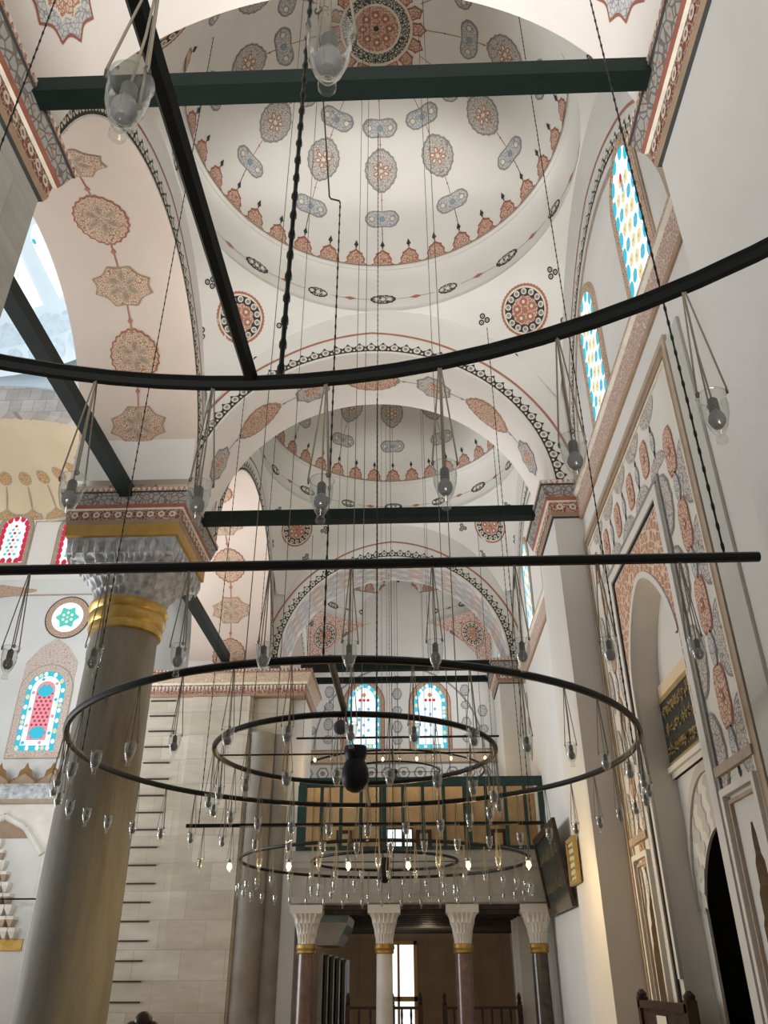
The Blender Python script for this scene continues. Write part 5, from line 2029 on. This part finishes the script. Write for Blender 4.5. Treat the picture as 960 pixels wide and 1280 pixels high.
ring_lamps(0, 1.4 * H, 40, -3.3, 'clear bulb lamp', 'lamps of the overhead chandelier', 0, 'the overhead ring')
ring_lamps(0, 0.655 * H, 20, 2.2, 'large clear bulb lamp', 'lamps of the overhead chandelier', 0, 'the overhead inner ring')
ring_lamps(1, 1.4 * H, 40, -3.3, 'clear glass lamp', 'lamps of the middle chandelier', 0, 'the middle outer ring')
ring_lamps(1, 0.71 * H, 20, 2.2, 'clear glass lamp', 'lamps of the middle chandelier', 0, 'the middle inner ring')
ring_lamps(2, 1.4 * H, 40, -3.3, 'tiny glass lamp', 'lamps of the farther chandelier', 1, 'the farther outer ring')
ring_lamps(2, 0.71 * H, 20, 2.2, 'tiny glass lamp', 'lamps of the farther chandelier', 1, 'the farther inner ring')
for bi, (y, z, cx, ln) in enumerate(BARS):
    step = [0.395, 0.38, 0.39][bi]
    x_first = [1.30, 1.44, 1.66][bi]
    xs = sorted(x_first - step * k for k in range(12 if bi < 2 else 11))
    xs = [x for x in xs if in_view(x, y, z - 0.45)]
    for i, x in enumerate(xs):
        k = round((x_first - x) / step)
        lit = bi > 0 and k % 2 == 0
        where = ['the long bar before the capital', 'the bar before the gallery screen', 'the high bar above the gallery'][bi]
        what = 'lit lamp' if lit else ('clear bulb lamp' if bi == 0 else 'unlit glass lamp')
        lamp(x, y, z, '%s lamp from the column side on %s, %s' % (ORD[i], where, 'glowing warm' if lit else 'unlit'), 'lamps of the straight bars', 0 if bi == 0 else 1, lit)
        if lit:
            ld = bpy.data.lights.new('bulb_light', 'POINT')
            ld.energy = 24.0 if bi == 1 else 6.0
            ld.color = (1.0, 0.68, 0.30)
            ld.shadow_soft_size = 0.03
            lo = bpy.data.objects.new('bulb_light', ld)
            lo.location = (x, y, z + E - DROP - 0.05)
            COL.objects.link(lo)
# lamps before the mihrab
for i, (x, z) in enumerate(((-12.9, 1.25), (-12.35, 1.35), (-12.62, 0.98))):
    lamp(x, 25.1, z + 0.5, ['lit lamp at the picture edge before the prayer niche', 'lit lamp nearest the column before the prayer niche', 'lowest lit lamp before the prayer niche'][i], 'lamps before the prayer niche', 1, True)
    ld = bpy.data.lights.new('bulb_light', 'POINT')
    ld.energy = 4.0
    ld.color = (1.0, 0.72, 0.4)
    ld.shadow_soft_size = 0.03
    lo = bpy.data.objects.new('bulb_light', ld)
    lo.location = (x, 24.95, z + E)
    COL.objects.link(lo)

# ------------------------------------------------------------------ light
w = bpy.data.worlds.new('World')
scene.world = w
w.use_nodes = True
bg = w.node_tree.nodes['Background']
bg.inputs['Color'].default_value = (0.88, 0.94, 1.0, 1)
bg.inputs['Strength'].default_value = 0.33

def area(name, loc, target, sx, sy, energy, color, spread=180):
    ld = bpy.data.lights.new(name, 'AREA')
    ld.shape = 'RECTANGLE'
    ld.size, ld.size_y = sx, sy
    ld.energy = energy
    ld.color = color
    ld.spread = radians(spread)
    o = bpy.data.objects.new(name, ld)
    o.location = (loc[0], loc[1], loc[2] + E)
    d = Vector((target[0] - loc[0], target[1] - loc[1], target[2] - loc[2]))
    o.rotation_euler = d.to_track_quat('-Z', 'Y').to_euler()
    COL.objects.link(o)
    return o

area('daylight_hall_windows', (-20, 9, 5), (0, 10, 7), 16, 8, 100, (0.97, 0.97, 1.0))
area('dome_uplight_fill', (-17, 16, 0.5), (-1, 15, 11), 12, 4, 1350, (0.94, 0.97, 1.0), 100)  # added uplight brightening the aisle domes, standing free in the hall
area('main_dome_fill', (-14, 6, 6), (-13, 19, 18), 8, 6, 900, (0.85, 0.94, 1.0), 120)  # added fill from below, brightens the main dome shell
area('daylight_far_side_window', (2.55, 23.4, 7.9), (-2.0, 24.5, 7.5), 1.6, 1.8, 130, (0.96, 0.98, 1.0))
area('qibla_fill', (-14, 9, 7), (-13, 26, 7), 8, 5, 330, (0.97, 0.98, 1.0), 110)  # added fill for the qibla wall, no real source here
area('daylight_end_windows', (-0.45, 26.2, 7.5), (-0.45, 20, 6.5), 3.2, 2.0, 110, (0.92, 0.97, 1.0))
area('daylight_side_windows', (2.55, 7.8, 7.9), (-2.0, 8.0, 9.4), 1.6, 1.8, 14, (0.96, 0.98, 1.0))
ld = bpy.data.lights.new('under_gallery_fill', 'POINT')  # added fill for the space under the gallery, no fitting there
ld.energy = 30
ld.color = (1.0, 0.78, 0.52)
ld.shadow_soft_size = 0.15
lo = bpy.data.objects.new('under_gallery_fill', ld)
lo.location = (0.3, 22.5, 0.9 + E)
COL.objects.link(lo)
area('near_dome_fill', (-0.6, -5.0, -0.9), (-0.4, 9.5, 12.4), 5, 3, 370, (1.0, 0.98, 0.95), 52)  # added narrow fill aimed at the nearest dome, no opening behind it

# ------------------------------------------------------------------ camera and view
cd = bpy.data.cameras.new('Camera')
cam = bpy.data.objects.new('Camera', cd)
COL.objects.link(cam)
B = -CAM_F
cam.matrix_world = Matrix(((CAM_R.x, CAM_U.x, B.x, 0), (CAM_R.y, CAM_U.y, B.y, 0), (CAM_R.z, CAM_U.z, B.z, E), (0, 0, 0, 1)))
cd.sensor_fit = 'VERTICAL'
cd.sensor_height = 36.0
cd.lens = 36.0 * FOC / 1280.0
cd.clip_start = 0.02
cd.clip_end = 200
scene.camera = cam
vs = scene.view_settings
vs.view_transform = 'Standard'
vs.look = 'None'
vs.exposure = -0.1
vs.gamma = 1.0
vs.use_curve_mapping = False
scene.cycles.max_bounces = 8
scene.cycles.diffuse_bounces = 5
scene.cycles.transparent_max_bounces = 24
scene.cycles.use_denoising = True
scene.cycles.sample_clamp_indirect = 4.0
